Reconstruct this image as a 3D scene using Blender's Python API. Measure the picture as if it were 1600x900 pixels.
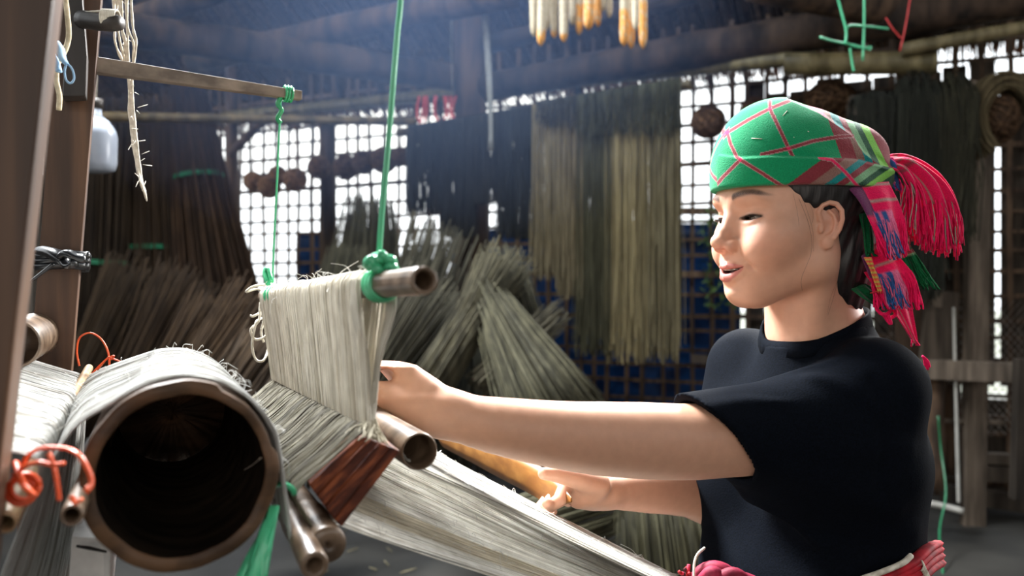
import bpy, math, random
import numpy as np
from mathutils import Vector, Matrix

for _o in list(bpy.data.objects):
    bpy.data.objects.remove(_o)
SC = bpy.context.scene
COL = SC.collection
RND = random.Random(7)
NR = np.random.default_rng(11)

# ------------------------------------------------------------------ camera
F = 1400.0            # focal length in pixels of the 1600 wide frame
CZ = 1.05             # camera height
cam_d = bpy.data.cameras.new('camera')
cam_d.sensor_width = 36.0
cam_d.lens = 36.0 * F / 1600.0
cam_d.clip_start = 0.05
cam_d.clip_end = 200
cam_d.dof.use_dof = True
cam_d.dof.focus_distance = 1.0
cam_d.dof.aperture_fstop = 5.0
cam = bpy.data.objects.new('camera', cam_d)
cam.location = (0, 0, CZ)
cam.rotation_euler = (math.radians(90), 0, 0)
COL.objects.link(cam)
SC.camera = cam

# ------------------------------------------------------------------ sky, daylight, exposure
w = bpy.data.worlds.new('sky')
SC.world = w
w.use_nodes = True
wn = w.node_tree.nodes
bg = wn['Background']
bg.inputs[0].default_value = (0.93, 0.97, 1.0, 1)
bg.inputs[1].default_value = 2.6

def area(name, loc, target, sx, sy, power, col, spread=140):
    l = bpy.data.lights.new(name, 'AREA')
    l.shape = 'RECTANGLE'
    l.size = sx
    l.size_y = sy
    l.energy = power
    l.color = col
    l.spread = math.radians(spread)
    o = bpy.data.objects.new(name, l)
    o.location = loc
    o.rotation_euler = (Vector(target) - Vector(loc)).to_track_quat('-Z', 'Y').to_euler()
    COL.objects.link(o)
    return o
# daylight falling through the open gap between the two roof slopes
area('roof_daylight_and_rim_lamp', (-1.35, 2.6, 3.4), (0.15, 1.0, 1.0), 1.2, 1.0, 305, (0.95, 0.98, 1.0), 110)
# daylight through the open doorway behind the photographer
area('doorway_daylight', (0.4, -2.3, 1.6), (0.3, 2.0, 1.1), 1.8, 1.9, 13, (1.0, 0.90, 0.80), 150)
# added rim lamp above the view, standing in for lattice light on posts
area('roof_daylight_and_rim_lamp', (1.15, 3.35, 2.75), (-0.45, 0.75, 1.05), 0.9, 0.5, 60, (1.0, 0.99, 0.97), 70)
# added fill lamp at the right for weaver and scarf tails, no window there
area('right_fill_lamp', (3.6, 2.6, 1.9), (0.4, 1.1, 1.1), 1.0, 0.9, 26, (1.0, 0.99, 0.97), 90)
# daylight through the gap of the roof above the hanging yarn
area('roof_gap_daylight', (0.0, 3.2, 3.2), (-0.1, 4.4, 1.6), 1.6, 0.7, 22, (0.62, 0.76, 1.0), 120)

SC.view_settings.view_transform = 'Standard'
SC.view_settings.look = 'None'
SC.view_settings.gamma = 1.0
SC.view_settings.use_curve_mapping = False
SC.view_settings.exposure = 0.0
SC.cycles.max_bounces = 6
SC.cycles.diffuse_bounces = 3
SC.cycles.transparent_max_bounces = 8
SC.cycles.volume_bounces = 0
SC.cycles.use_fast_gi = False

# ------------------------------------------------------------------ helpers
def P(px, py, d):
    """a place of the room given by the direction seen in the photograph and its distance"""
    return np.array([(px - 800.0) / F * d, d, CZ + (450.0 - py) / F * d])

WDIR = np.array([-0.898, 0.439, 0.0])       # along the back wall, to the left
WNRM = np.array([-0.439, -0.898, 0.0])      # out of the back wall, into the room
W0 = np.array([2.457, 4.30, 0.0])
def onwall(px, py, off=0.0):
    r = np.array([(px - 800.0) / F, 1.0, (450.0 - py) / F])
    o = np.array([0, 0, CZ])
    t = np.dot(W0 + WNRM * off - o, WNRM) / np.dot(r, WNRM)
    return o + r * t
def wdist(px, off=0.0):
    return onwall(px, 450, off)[1]

def rgb(r, g, b):
    f = lambda c: ((c / 255.0 + 0.055) / 1.055) ** 2.4 if c > 10 else c / 255.0 / 12.92
    return (f(r), f(g), f(b))

def mat(name, c1, c2=None, scale=(8, 8, 8), rough=0.7, bump=0.0, detail=4, spec=0.3, sss=0.0,
        attr=False, contrast=(0.35, 0.65), c3=None, trans=0.0, metal=0.0, noise_scale=1.0, sheen=0.0, alpha=1.0, roty=None):
    m = bpy.data.materials.new(name)
    m.use_nodes = True
    nt = m.node_tree
    n, L = nt.nodes, nt.links
    b = n['Principled BSDF']
    b.inputs['Roughness'].default_value = rough
    b.inputs['Specular IOR Level'].default_value = spec
    b.inputs['Metallic'].default_value = metal
    if alpha < 1: b.inputs['Alpha'].default_value = alpha
    if sheen:
        b.inputs['Sheen Weight'].default_value = sheen
        b.inputs['Sheen Roughness'].default_value = 0.5
    if sss:
        b.inputs['Subsurface Weight'].default_value = sss
        b.inputs['Subsurface Radius'].default_value = (0.9, 0.35, 0.2)
        b.inputs['Subsurface Scale'].default_value = 0.008
    if trans:
        b.inputs['Transmission Weight'].default_value = trans
    tc = n.new('ShaderNodeTexCoord')
    mp = n.new('ShaderNodeMapping')
    mp.inputs['Scale'].default_value = scale
    if roty is not None:
        mp.vector_type = 'TEXTURE'
        mp.inputs['Scale'].default_value = tuple(1.0 / x for x in scale)
        mp.inputs['Rotation'].default_value = (0, roty, 0)
    L.new(tc.outputs['Object'], mp.inputs[0])
    nz = n.new('ShaderNodeTexNoise')
    nz.inputs['Scale'].default_value = noise_scale
    nz.inputs['Detail'].default_value = detail
    L.new(mp.outputs[0], nz.inputs[0])
    rp = n.new('ShaderNodeValToRGB')
    rp.color_ramp.elements[0].position = contrast[0]
    rp.color_ramp.elements[1].position = contrast[1]
    c2 = c2 or c1
    rp.color_ramp.elements[0].color = (*c1, 1)
    rp.color_ramp.elements[1].color = (*c2, 1)
    if c3:
        e = rp.color_ramp.elements.new((contrast[0] + contrast[1]) / 2)
        e.color = (*c3, 1)
    L.new(nz.outputs[0], rp.inputs[0])
    src = rp.outputs[0]
    if attr:
        at = n.new('ShaderNodeAttribute')
        at.attribute_name = 'col'
        mx = n.new('ShaderNodeMix')
        mx.data_type = 'RGBA'
        mx.blend_type = 'MULTIPLY'
        mx.inputs[0].default_value = 1.0
        L.new(src, mx.inputs[6])
        L.new(at.outputs[0], mx.inputs[7])
        src = mx.outputs[2]
    L.new(src, b.inputs['Base Color'])
    if bump:
        bp = n.new('ShaderNodeBump')
        bp.inputs['Strength'].default_value = bump
        bp.inputs['Distance'].default_value = 0.004
        L.new(nz.outputs[0], bp.inputs['Height'])
        L.new(bp.outputs[0], b.inputs['Normal'])
    return m

def mesh_obj(name, v, f, m=None, parent=None, col=None, smooth=True):
    """one mesh object from arrays; f may be an (n,4) or (n,3) array or a list of tuples"""
    me = bpy.data.meshes.new(name)
    v = np.asarray(v, dtype=np.float64)
    if isinstance(f, np.ndarray):
        k = f.shape[1]
        nf = len(f)
        me.vertices.add(len(v))
        me.vertices.foreach_set('co', v.astype(np.float32).ravel())
        me.loops.add(nf * k)
        me.loops.foreach_set('vertex_index', f.astype(np.int32).ravel())
        me.polygons.add(nf)
        me.polygons.foreach_set('loop_start', np.arange(0, nf * k, k, dtype=np.int32))
        me.update(calc_edges=True)
    else:
        me.from_pydata([tuple(p) for p in v], [], f)
    if smooth:
        me.polygons.foreach_set('use_smooth', np.ones(len(me.polygons), dtype=bool))
    if col is not None:
        a = me.attributes.new('col', 'FLOAT_COLOR', 'POINT')
        c = np.ones((len(v), 4), dtype=np.float32)
        c[:, :3] = col
        a.data.foreach_set('color', c.ravel())
    me.validate()
    o = bpy.data.objects.new(name, me)
    if m: me.materials.append(m)
    COL.objects.link(o)
    if parent is not None: o.parent = parent
    return o

class MB:
    """collects shapes, links them as one mesh object"""
    def __init__(s):
        s.v = []; s.f = []; s.c = []; s.n = 0
    def add(s, v, f, c=None):
        v = np.asarray(v, dtype=np.float64)
        s.v.append(v)
        s.f += [tuple(int(i) + s.n for i in q) for q in f]
        cc = np.ones((len(v), 3)) if c is None else np.broadcast_to(np.asarray(c, dtype=float), (len(v), 3))
        s.c.append(cc)
        s.n += len(v)
        return s
    def box(s, c, size, ax=None, jit=0.0):
        """box; ax = 3x3 rows are its axes"""
        ax = np.eye(3) if ax is None else np.asarray(ax)
        q = []
        for sz in (-.5, .5):
            for sy in (-.5, .5):
                for sx in (-.5, .5):
                    q.append(np.asarray(c) + ax[0] * sx * size[0] + ax[1] * sy * size[1] + ax[2] * sz * size[2]
                             + NR.normal(0, 1, 3) * jit)
        return s.add(q, [(0, 2, 3, 1), (4, 5, 7, 6), (0, 1, 5, 4), (2, 6, 7, 3), (0, 4, 6, 2), (1, 3, 7, 5)])
    def tube(s, pts, r, n=8, cap=True, c=None, flat=1.0):
        v, f = tube(pts, r, n, cap, flat)
        return s.add(v, f, c)
    def build(s, name, m=None, parent=None, smooth=True, col=True):
        return mesh_obj(name, np.concatenate(s.v), s.f, m, parent, np.concatenate(s.c) if col else None, smooth)

def frames(pts):
    pts = np.asarray(pts, dtype=float)
    t = np.gradient(pts, axis=0)
    t /= np.linalg.norm(t, axis=1)[:, None] + 1e-12
    a = np.array([0, 0, 1.0]) if abs(t[0][2]) < 0.9 else np.array([1.0, 0, 0])
    u = np.cross(t[0], a); u /= np.linalg.norm(u)
    U = [u]
    for i in range(1, len(pts)):
        u = U[-1] - t[i] * np.dot(U[-1], t[i])
        u /= np.linalg.norm(u) + 1e-12
        U.append(u)
    U = np.array(U)
    V = np.cross(t, U)
    return pts, t, U, V

def tube(pts, r, n=8, cap=True, flat=1.0):
    pts, t, U, V = frames(pts)
    k = len(pts)
    r = np.broadcast_to(np.asarray(r, dtype=float), (k,))
    a = np.arange(n) * 2 * math.pi / n
    v = (pts[:, None, :] + r[:, None, None] * (np.cos(a)[None, :, None] * U[:, None, :]
         + flat * np.sin(a)[None, :, None] * V[:, None, :])).reshape(-1, 3)
    f = []
    for i in range(k - 1):
        for j in range(n):
            j2 = (j + 1) % n
            f.append((i * n + j, i * n + j2, (i + 1) * n + j2, (i + 1) * n + j))
    if cap:
        f.append(tuple(range(n - 1, -1, -1)))
        f.append(tuple(range((k - 1) * n, k * n)))
    return v, f

def spline(pts, n=24):
    """Catmull-Rom through the points"""
    p = np.asarray(pts, dtype=float)
    p = np.vstack([2 * p[0] - p[1], p, 2 * p[-1] - p[-2]])
    out = []
    m = len(p) - 3
    for tt in np.linspace(0, m - 1e-9, n):
        i = int(tt); t = tt - i
        a, b, c, d = p[i], p[i + 1], p[i + 2], p[i + 3]
        out.append(0.5 * ((2 * b) + (-a + c) * t + (2 * a - 5 * b + 4 * c - d) * t * t + (-a + 3 * b - 3 * c + d) * t ** 3))
    return np.array(out)

def tag(o, label=None, cat=None, group=None, kind=None):
    if label: o['label'] = label
    if cat: o['category'] = cat
    if group: o['group'] = group
    if kind: o['kind'] = kind
    return o
def empty(name, loc, label=None, cat=None, group=None, kind=None):
    o = bpy.data.objects.new(name, None)
    o.empty_display_size = 0.05
    COL.objects.link(o)
    tag(o, label, cat, group, kind)
    o['_base'] = tuple(float(x) for x in loc)
    return o
def settle():
    """put every Empty on its thing's base without moving what it carries"""
    for o in list(COL.objects):
        if '_base' in o:
            b = Vector(o['_base'])
            o.location = b
            for ch in o.children:
                ch.matrix_parent_inverse = Matrix.Translation(-b)
            del o['_base']

def bamboo(p0, p1, r0, r1=None, wall=0.28, nodes=3, n=20, ends=(True, True), bend=0.0, jit=0.0):
    """hollow culm with swollen rings, lips and deep open ends"""
    r1 = r0 if r1 is None else r1
    p0 = np.asarray(p0, float); p1 = np.asarray(p1, float)
    Lg = np.linalg.norm(p1 - p0)
    prof = []                                   # (t, radius factor)
    depth = min(0.12 * Lg + 0.03, 0.45 * Lg) / Lg
    if ends[0]:
        prof += [(depth, 0.02), (depth, 1 - wall), (0.004, 1 - wall), (0.0, 1 - wall * 0.7), (0.0, 0.95)]
    else:
        prof += [(0, 0.01)]
    prof += [(0.006, 1.0)]
    ks = [(i + 0.5 + (RND.random() - .5) * .3) / nodes for i in range(nodes)] if nodes else []
    w_ = 0.006 / max(Lg, 0.1)
    for k in ks:
        prof += [(k - 2.5 * w_, 1.0), (k - w_, 1.07), (k, 1.02), (k + w_, 1.09), (k + 3 * w_, 0.99)]
    prof += [(0.994, 1.0)]
    if ends[1]:
        prof += [(1.0, 0.95), (1.0, 1 - wall * 0.7), (0.996, 1 - wall), (1 - depth, 1 - wall), (1 - depth, 0.02)]
    else:
        prof += [(1.0, 0.01)]
    ax = (p1 - p0) / Lg
    a = np.array([0, 0, 1.0]) if abs(ax[2]) < 0.9 else np.array([1.0, 0, 0])
    U = np.cross(ax, a); U /= np.linalg.norm(U); V = np.cross(ax, U)
    an = np.arange(n) * 2 * math.pi / n
    wob = 1 + jit * NR.normal(0, 1, n)
    v = []
    for t, k in prof:
        rr = (r0 + (r1 - r0) * t) * k * wob
        c = p0 + ax * Lg * t + np.array([0, 0, 1.0]) * (-bend * 4 * t * (1 - t))
        v += list(c + rr[:, None] * (np.cos(an)[:, None] * U + np.sin(an)[:, None] * V))
    f = []
    for i in range(len(prof) - 1):
        for j in range(n):
            j2 = (j + 1) % n
            f.append((i * n + j, i * n + j2, (i + 1) * n + j2, (i + 1) * n + j))
    return v, f

# ------------------------------------------------------------------ materials
M = {}
M['thatch'] = mat('thatch', rgb(48, 38, 32), rgb(112, 92, 78), (60, 60, 4), 0.95, 0.8, attr=True)
M['log'] = mat('log', rgb(40, 32, 27), rgb(92, 74, 60), (14, 14, 3), 0.85, 0.5, attr=True)
M['lattice'] = mat('lattice', rgb(66, 50, 38), rgb(112, 90, 70), (30, 30, 6), 0.7, 0.2, attr=True)
M['bamboo_old'] = mat('bamboo_old', rgb(84, 76, 56), rgb(134, 121, 94), (20, 20, 4), 0.5, 0.15, attr=True)
M['floor'] = mat('floor', rgb(34, 34, 33), rgb(66, 64, 60), (2.2, 2.2, 2.2), 0.55, 0.25, detail=8)
M['ground'] = mat('ground', rgb(168, 170, 150), rgb(214, 214, 204), (1.3, 1.3, 1.3), 0.9, 0.0, detail=6)
M['tarp'] = mat('tarp', rgb(6, 30, 60), rgb(18, 72, 128), (6, 6, 8), 0.45, 0.8, detail=5)
M['leaf'] = mat('leaf', rgb(80, 110, 60), rgb(130, 160, 90), (9, 9, 9), 0.8, attr=True)
M['stalk'] = mat('stalk', rgb(104, 100, 86), rgb(166, 160, 142), (25, 25, 6), 0.75, attr=True)
M['broom'] = mat('broom', rgb(100, 80, 62), rgb(140, 116, 92), (25, 25, 6), 0.85, attr=True)
M['yarn'] = mat('yarn', rgb(150, 140, 118), rgb(200, 190, 166), (40, 40, 6), 0.85, attr=True)
M['thread'] = mat('thread', rgb(226, 223, 217), rgb(252, 251, 248), (60, 60, 60), 0.85, attr=True, detail=5, contrast=(.3, .7))
M['twine'] = mat('twine', rgb(92, 66, 48), rgb(160, 124, 92), (60, 60, 60), 0.9, 0.8, attr=True)
M['corn'] = mat('corn', rgb(220, 205, 176), rgb(240, 232, 214), (200, 200, 90), 0.6, 0.6, attr=True)
M['rope'] = mat('rope', rgb(190, 182, 166), rgb(232, 226, 212), (120, 120, 120), 0.85, 0.4, attr=True)
M['green_cord'] = mat('green_cord', rgb(52, 158, 112), rgb(92, 196, 150), (50, 50, 4), 0.28, 0.3, spec=0.6, attr=True)
M['orange_cord'] = mat('orange_cord', rgb(200, 66, 22), rgb(224, 92, 40), (60, 60, 20), 0.35, 0.2, spec=0.5)
M['red_cord'] = mat('red_cord', rgb(190, 50, 50), rgb(220, 80, 80), (60, 60, 20), 0.5)
M['post_wood'] = mat('post_wood', rgb(56, 39, 28), rgb(98, 70, 50), (40, 40, 2.2), 0.5, 0.25, detail=7, c3=rgb(74, 52, 38), spec=.35)
M['post_edge'] = mat('post_edge', rgb(190, 176, 158), rgb(224, 214, 200), (26, 26, 2.2), 0.6, 0.1)
M['dark_board'] = mat('dark_board', rgb(38, 35, 33), rgb(62, 56, 52), (26, 26, 3), 0.5, 0.2)
M['stick'] = mat('stick', rgb(92, 82, 74), rgb(142, 128, 114), (10, 40, 40), 0.6, 0.2)
M['roller'] = mat('roller', rgb(60, 43, 29), rgb(98, 72, 50), (9, 60, 60), 0.55, 0.3, detail=6, c3=rgb(78, 57, 39))
M['roller_in'] = mat('roller_in', rgb(18, 14, 11), rgb(40, 32, 24), (9, 60, 60), 0.9, 0.3, detail=6, spec=.05)  # roller's inside, with the deep shade of the tube put into the colour
M['rod_light'] = mat('rod_light', rgb(140, 112, 80), rgb(182, 154, 118), (12, 60, 60), 0.38, 0.1, spec=0.5)
M['rod_brown'] = mat('rod_brown', rgb(70, 54, 40), rgb(118, 98, 80), (14, 40, 40), 0.35, 0.15, spec=0.5)
M['reed_wood'] = mat('reed_wood', rgb(52, 22, 12), rgb(140, 74, 42), (14, 160, 160), 0.6, 0.15, detail=5, spec=0.2, c3=rgb(84, 38, 22), roty=math.radians(-42))
M['shuttle'] = mat('shuttle', rgb(122, 76, 30), rgb(156, 106, 50), (60, 5, 60), 0.5, 0.1, detail=6, spec=0.5, c3=rgb(138, 90, 38))
M['white_block'] = mat('white_block', rgb(228, 228, 226), rgb(250, 250, 248), (40, 40, 40), 0.85, 0.4)
M['jug'] = mat('jug', rgb(150, 158, 172), rgb(168, 176, 188), (10, 10, 10), 0.25, spec=0.5)
M['rubber'] = mat('rubber', rgb(14, 15, 18), rgb(30, 32, 36), (30, 30, 30), 0.28, 0.3, spec=0.6)
M['blue_cloth'] = mat('blue_cloth', rgb(120, 158, 190), rgb(170, 200, 222), (80, 80, 80), 0.8)
M['iron'] = mat('iron', rgb(110, 104, 98), rgb(150, 142, 134), (50, 50, 50), 0.5, metal=0.5)
M['plank_grey'] = mat('plank_grey', rgb(70, 62, 54), rgb(122, 110, 98), (24, 24, 3), 0.8, 0.4, attr=True)
M['pvc'] = mat('pvc', rgb(180, 178, 170), rgb(205, 203, 196), (10, 10, 10), 0.4)
for key in ('tarp',):
    b = M[key].node_tree.nodes['Principled BSDF']
    tr = M[key].node_tree.nodes.new('ShaderNodeBsdfTranslucent')
    tr.inputs[0].default_value = (*rgb(20, 80, 150), 1)
    mx = M[key].node_tree.nodes.new('ShaderNodeMixShader')
    mx.inputs[0].default_value = 0.10
    out = M[key].node_tree.nodes['Material Output']
    M[key].node_tree.links.new(b.outputs[0], mx.inputs[1])
    M[key].node_tree.links.new(tr.outputs[0], mx.inputs[2])
    M[key].node_tree.links.new(mx.outputs[0], out.inputs[0])
# ================================================================== THE SETTING
def st(o, label=None):
    return tag(o, label, None, None, 'structure')
mb = MB(); mb.box((0, 2.0, -0.06), (8.4, 11.5, 0.12))
st(mb.build('floor', M['floor'], col=False, smooth=False), 'dark grey trodden earth and concrete floor')
mb = MB(); mb.box((0, 16, -0.16), (60, 60, 0.12))
st(mb.build('ground_outside', M['ground'], col=False, smooth=False), 'bright pale ground outside the lattice wall')

# back wall: a woven bamboo lattice, every slat its own part
wall = empty('wall_back', W0, None, None, None, 'structure')
slat_ax = np.array([WDIR, WNRM, [0, 0, 1.0]])
def wp(s, z, off=0.0):
    return W0 + WDIR * s + WNRM * off + np.array([0, 0, z])
SP = 0.098
slat_v = {}
k = 0
s = -1.5
while s < 7.35:
    m_ = MB()
    wdt = 0.019 + 0.010 * RND.random()
    lean = (RND.random() - .5) * 0.02
    t_ = 0.62 + 0.38 * RND.random()
    n_ = 7
    pts = [wp(s + lean * (j / (n_ - 1) - .5) + 0.004 * math.sin(j * 2.1 + s * 9), 0.02 + 2.5 * j / (n_ - 1),
              0.007 * (1 if (j + k) % 2 else -1)) for j in range(n_)]
    v = []
    for p_ in pts:
        v += [p_ - WDIR * wdt / 2 - WNRM * .004, p_ + WDIR * wdt / 2 - WNRM * .004, p_ + WDIR * wdt / 2 + WNRM * .004, p_ - WDIR * wdt / 2 + WNRM * .004]
    f = [(0, 1, 2, 3), (4 * n_ - 1, 4 * n_ - 2, 4 * n_ - 3, 4 * n_ - 4)]
    for j in range(n_ - 1):
        for q in range(4):
            f.append((4 * j + q, 4 * j + 4 + q, 4 * j + 4 + (q + 1) % 4, 4 * j + (q + 1) % 4))
    m_.add(v, f, (t_, t_ * .97, t_ * .94))
    m_.build('slat', M['lattice'], wall, smooth=False)
    s += SP * (0.8 + 0.45 * RND.random()); k += 1
z = 0.10
while z < 2.45:
    m_ = MB()
    wdt = 0.017 + 0.010 * RND.random()
    t_ = 0.62 + 0.38 * RND.random()
    n_ = 14
    v = []
    dz = (RND.random() - .5) * 0.05
    for j in range(n_):
        p_ = wp(-1.5 + 8.8 * j / (n_ - 1), z + dz * (j / (n_ - 1)) + 0.004 * math.sin(j * 1.7 + z * 30), 0.012 * (1 if j % 2 else -1))
        v += [p_ - np.array([0, 0, wdt / 2]) - WNRM * .004, p_ + np.array([0, 0, wdt / 2]) - WNRM * .004,
              p_ + np.array([0, 0, wdt / 2]) + WNRM * .004, p_ - np.array([0, 0, wdt / 2]) + WNRM * .004]
    f = [(0, 1, 2, 3), (4 * n_ - 1, 4 * n_ - 2, 4 * n_ - 3, 4 * n_ - 4)]
    for j in range(n_ - 1):
        for q in range(4):
            f.append((4 * j + q, 4 * j + 4 + q, 4 * j + 4 + (q + 1) % 4, 4 * j + (q + 1) % 4))
    m_.add(v, f, (t_, t_ * .97, t_ * .94))
    m_.build('slat', M['lattice'], wall, smooth=False)
    z += SP * (0.85 + 0.4 * RND.random())

# side walls and the wall behind the photographer: upright planks, each its own part
def plank_wall(name, a, b, h, skip=None, wd=0.2):
    e = empty(name, a, None, None, None, 'structure')
    a = np.array(a, float); b = np.array(b, float)
    L_ = np.linalg.norm(b - a); d = (b - a) / L_
    nn = np.cross(d, [0, 0, 1.0])
    n_ = int(L_ / wd)
    for i in range(n_):
        c = a + d * (i + .5) * L_ / n_
        hh = h
        if skip and skip(c): hh = skip(c)
        if hh < 0.05: continue
        m_ = MB(); t_ = .6 + .4 * RND.random()
        m_.box(c + np.array([0, 0, hh / 2]) + nn * (RND.random() - .5) * .012, (L_ / n_ - .008, .025, hh), [d, nn, [0, 0, 1]])
        m_.c[-1] = np.full((8, 3), t_)
        m_.build('plank', M['plank_grey'], e, smooth=False)
    return e
plank_wall('wall_left', (-3.75, -3.4, 0), (-3.75, 7.45, 0), 1.95)
plank_wall('wall_right', (3.85, -3.4, 0), (3.85, 3.6, 0), 2.4)
plank_wall('wall_front', (-3.7, -3.4, 0), (3.8, -3.4, 0), 2.4, lambda c: 0.0 if -1.0 < c[0] < 1.8 else None)

# the thatched roof: a lean-to slope over the back wall, a second slope over the front
def roof_strip(name, A, B, C, D, nu, nv):
    """thatch: courses of reed with ragged lower edges"""
    e = empty(name, A, None, None, None, 'structure')
    A, B, C, D = [np.array(q, float) for q in (A, B, C, D)]
    for j in range(nv):
        m_ = MB()
        for i in range(nu):
            u = (i + RND.random()) / nu
            v0 = j / nv - 0.02 * RND.random(); v1 = min(1.0, (j + 1.35) / nv)
            p0 = (A * (1 - u) + B * u) * (1 - v0) + (D * (1 - u) + C * u) * v0
            u2 = u + (RND.random() - .5) * 0.01
            p1 = (A * (1 - u2) + B * u2) * (1 - v1) + (D * (1 - u2) + C * u2) * v1
            t_ = .55 + .6 * RND.random()
            dn = np.array([0, 0, -0.012 * RND.random() - .01])
            m_.tube([p0 + dn * 2.2, (p0 + p1) / 2 + dn, p1 + np.array([0, 0, .03])], [.003, .012, .014], 3, False, (t_, t_ * .96, t_ * .9))
        m_.build('thatch_course', M['thatch'], e)
    top = MB()
    up = np.array([0, 0, .05])
    top.add([A + up, B + up, C + up, D + up, A + up * 2.4, B + up * 2.4, C + up * 2.4, D + up * 2.4],
            [(0, 3, 2, 1), (4, 5, 6, 7), (0, 1, 5, 4), (1, 2, 6, 5), (2, 3, 7, 6), (3, 0, 4, 7)], (.6, .56, .5))
    top.build('thatch_bed', M['thatch'], e, smooth=False)
    return e
z_e = 2.31
A = wp(-1.9, z_e, -0.5); B = wp(7.6, z_e, -0.5)
D = wp(-1.9, z_e + 1.42, 2.35); C = wp(7.6, z_e + 1.42, 2.35)
tag(roof_strip('ceiling', A, B, C, D, 520, 7), 'dark thatched roof underside', None)
m_ = MB(); m_.add([(-3.7, -3.6, 3.3), (4.0, -3.6, 3.3), (4.0, 1.2, 3.75), (-3.7, 1.4, 3.75),
                   (-3.7, -3.6, 3.4), (4.0, -3.6, 3.4), (4.0, 1.2, 3.85), (-3.7, 1.4, 3.85)],
                  [(0, 3, 2, 1), (4, 5, 6, 7), (0, 1, 5, 4), (1, 2, 6, 5), (2, 3, 7, 6), (3, 0, 4, 7)], (.6, .56, .5))
st(m_.build('ceiling_front', M['thatch'], smooth=False))

# reed fringe of the eaves, light shining through it
fm = mat('eaves_reed', rgb(120, 84, 62), rgb(176, 132, 104), (40, 40, 8), .9, attr=True)
_b = fm.node_tree.nodes['Principled BSDF']; _t = fm.node_tree.nodes.new('ShaderNodeBsdfTranslucent'); _t.inputs[0].default_value = (*rgb(176, 120, 92), 1)
_m = fm.node_tree.nodes.new('ShaderNodeMixShader'); _m.inputs[0].default_value = .35
fm.node_tree.links.new(_b.outputs[0], _m.inputs[1]); fm.node_tree.links.new(_t.outputs[0], _m.inputs[2])
fm.node_tree.links.new(_m.outputs[0], fm.node_tree.nodes['Material Output'].inputs[0])
m_ = MB()
for i in range(1500):
    s = -1.4 + 8.8 * (i + RND.random()) / 1500
    z1 = 2.27 + .05 * RND.random() + .03 * math.sin(s * 5)
    t_ = .5 + .6 * RND.random()
    m_.tube([wp(s, 2.62, -.30 - .05 * RND.random()), wp(s + .02 * (RND.random() - .5), z1, -.40 - .06 * RND.random())], .005, 3, False, (t_, t_ * .95, t_ * .9))
st(m_.build('eaves_fringe', fm))

# rafters, logs and posts
def log(name, pts, r, c=1.0, n=14, label=None, m='log'):
    m_ = MB()
    pp = spline(pts, 14)
    rr = np.asarray(np.interp(np.linspace(0, 1, 14), np.linspace(0, 1, len(np.atleast_1d(r))) if np.ndim(r) else [0], np.atleast_1d(r)))
    rr = rr * (1 + 0.04 * NR.normal(0, 1, 14))
    m_.tube(pp, rr, n, True, (c, c * .97, c * .94))
    return st(m_.build(name, M[m]), label)
log('beam', [P(-30, 20, 3.95), P(330, 65, 4.4), P(735, 125, 5.0)], [.085, .085, .075], .75, label='heavy dark tie beam running from the left up to the post')
log('beam', [P(300, 95, 5.35), P(560, 38, 4.7), P(800, -12, 4.1)], [.075, .07, .07], .95, label='slanting log crossing above the green rope')
log('beam', [P(-20, 90, 5.2), P(240, 20, 4.4), P(420, -50, 4.0)], [.06, .06, .06], .7, label='dim slanting log at the upper left')
log('beam', [P(750, 138, 4.95), P(1050, 85, 4.55), P(1330, 40, 4.2), P(1640, -15, 3.8)], [.08, .09, .09, .09], .62, label='dark log along the top of the lattice wall')
log('beam', [P(760, 70, 4.9), P(1000, 10, 4.5), P(1200, -40, 4.2)], [.05, .05, .05], .5)
log('beam', [P(1180, -30, 3.8), P(1440, 22, 4.2), P(1500, 34, 4.3)], [.09, .09, .07], 1.25, label='pale log end above the right post')
# purlin bamboo along the wall top and short rafters reaching it
def bam(name, a, b, r, label=None, parent=None, m='bamboo_old', c=1.0, nodes=8, r1=None, bend=0, **k):
    v, f = bamboo(a, b, r, r1, nodes=nodes, bend=bend, **k)
    m_ = MB(); m_.add(v, f, c)
    o = m_.build(name, M[m], parent)
    return st(o, label) if parent is None else o
bam('beam', P(350, 182, 6.3), P(1235, 92, 4.3), .036, 'long bamboo pole along the top of the lattice wall', c=(.8, .8, .66))
bam('beam', P(1225, 100, 4.22), P(1462, 98, 4.02), .052, 'thick bamboo pole with a sawn end', c=(.95, .95, .8), nodes=3)
bam('beam', P(1408, 78, 4.0), P(1640, 36, 3.85), .030, 'bamboo pole rising towards the upper right corner', c=(1.0, 1.0, .9), nodes=4)
bam('beam', P(60, 181, 3.75), P(650, 190, 4.75), .022, 'thin bamboo pole crossing the room above the twine balls', c=(.75, .68, .58), nodes=14)
for i, (x0, y0, x1, y1) in enumerate([(905, 150, 890, 40), (985, 120, 960, -20), (1050, 100, 1040, -30), (1115, 92, 1100, -40), (1262, 96, 1235, -10),
                                      (1180, 95, 1160, -10), (535, 160, 520, 60), (600, 165, 585, 70), (660, 165, 655, 80), (470, 170, 460, 90)]):
    a = onwall(x0, y0, .12); b = onwall(x1, y1, .5)
    log('rafter', [a, (a + b) / 2, b], [.022, .026, .03], .55)
log('post', [P(742, 700, 4.95), P(738, 300, 4.95), P(735, 100, 4.95), P(733, -60, 4.95)], [.10, .095, .09, .09], 1.0, label='thick dark post behind the hanging yarn')
log('post', [P(1432, 700, 4.3), P(1432, 300, 4.3), P(1431, 100, 4.3), P(1428, -40, 4.3)], [.10, .095, .09, .09], 1.15, label='thick post at the right carrying the roof')
log('post', [P(516, 640, 6.05), P(514, 300, 6.05), P(512, 190, 6.05)], [.055, .05, .05], .75, label='thin brown post behind the twine balls')
log('post', [P(362, 600, 6.3), P(362, 190, 6.3), P(360, 100, 6.3)], [.045, .045, .04], 1.25)
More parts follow.
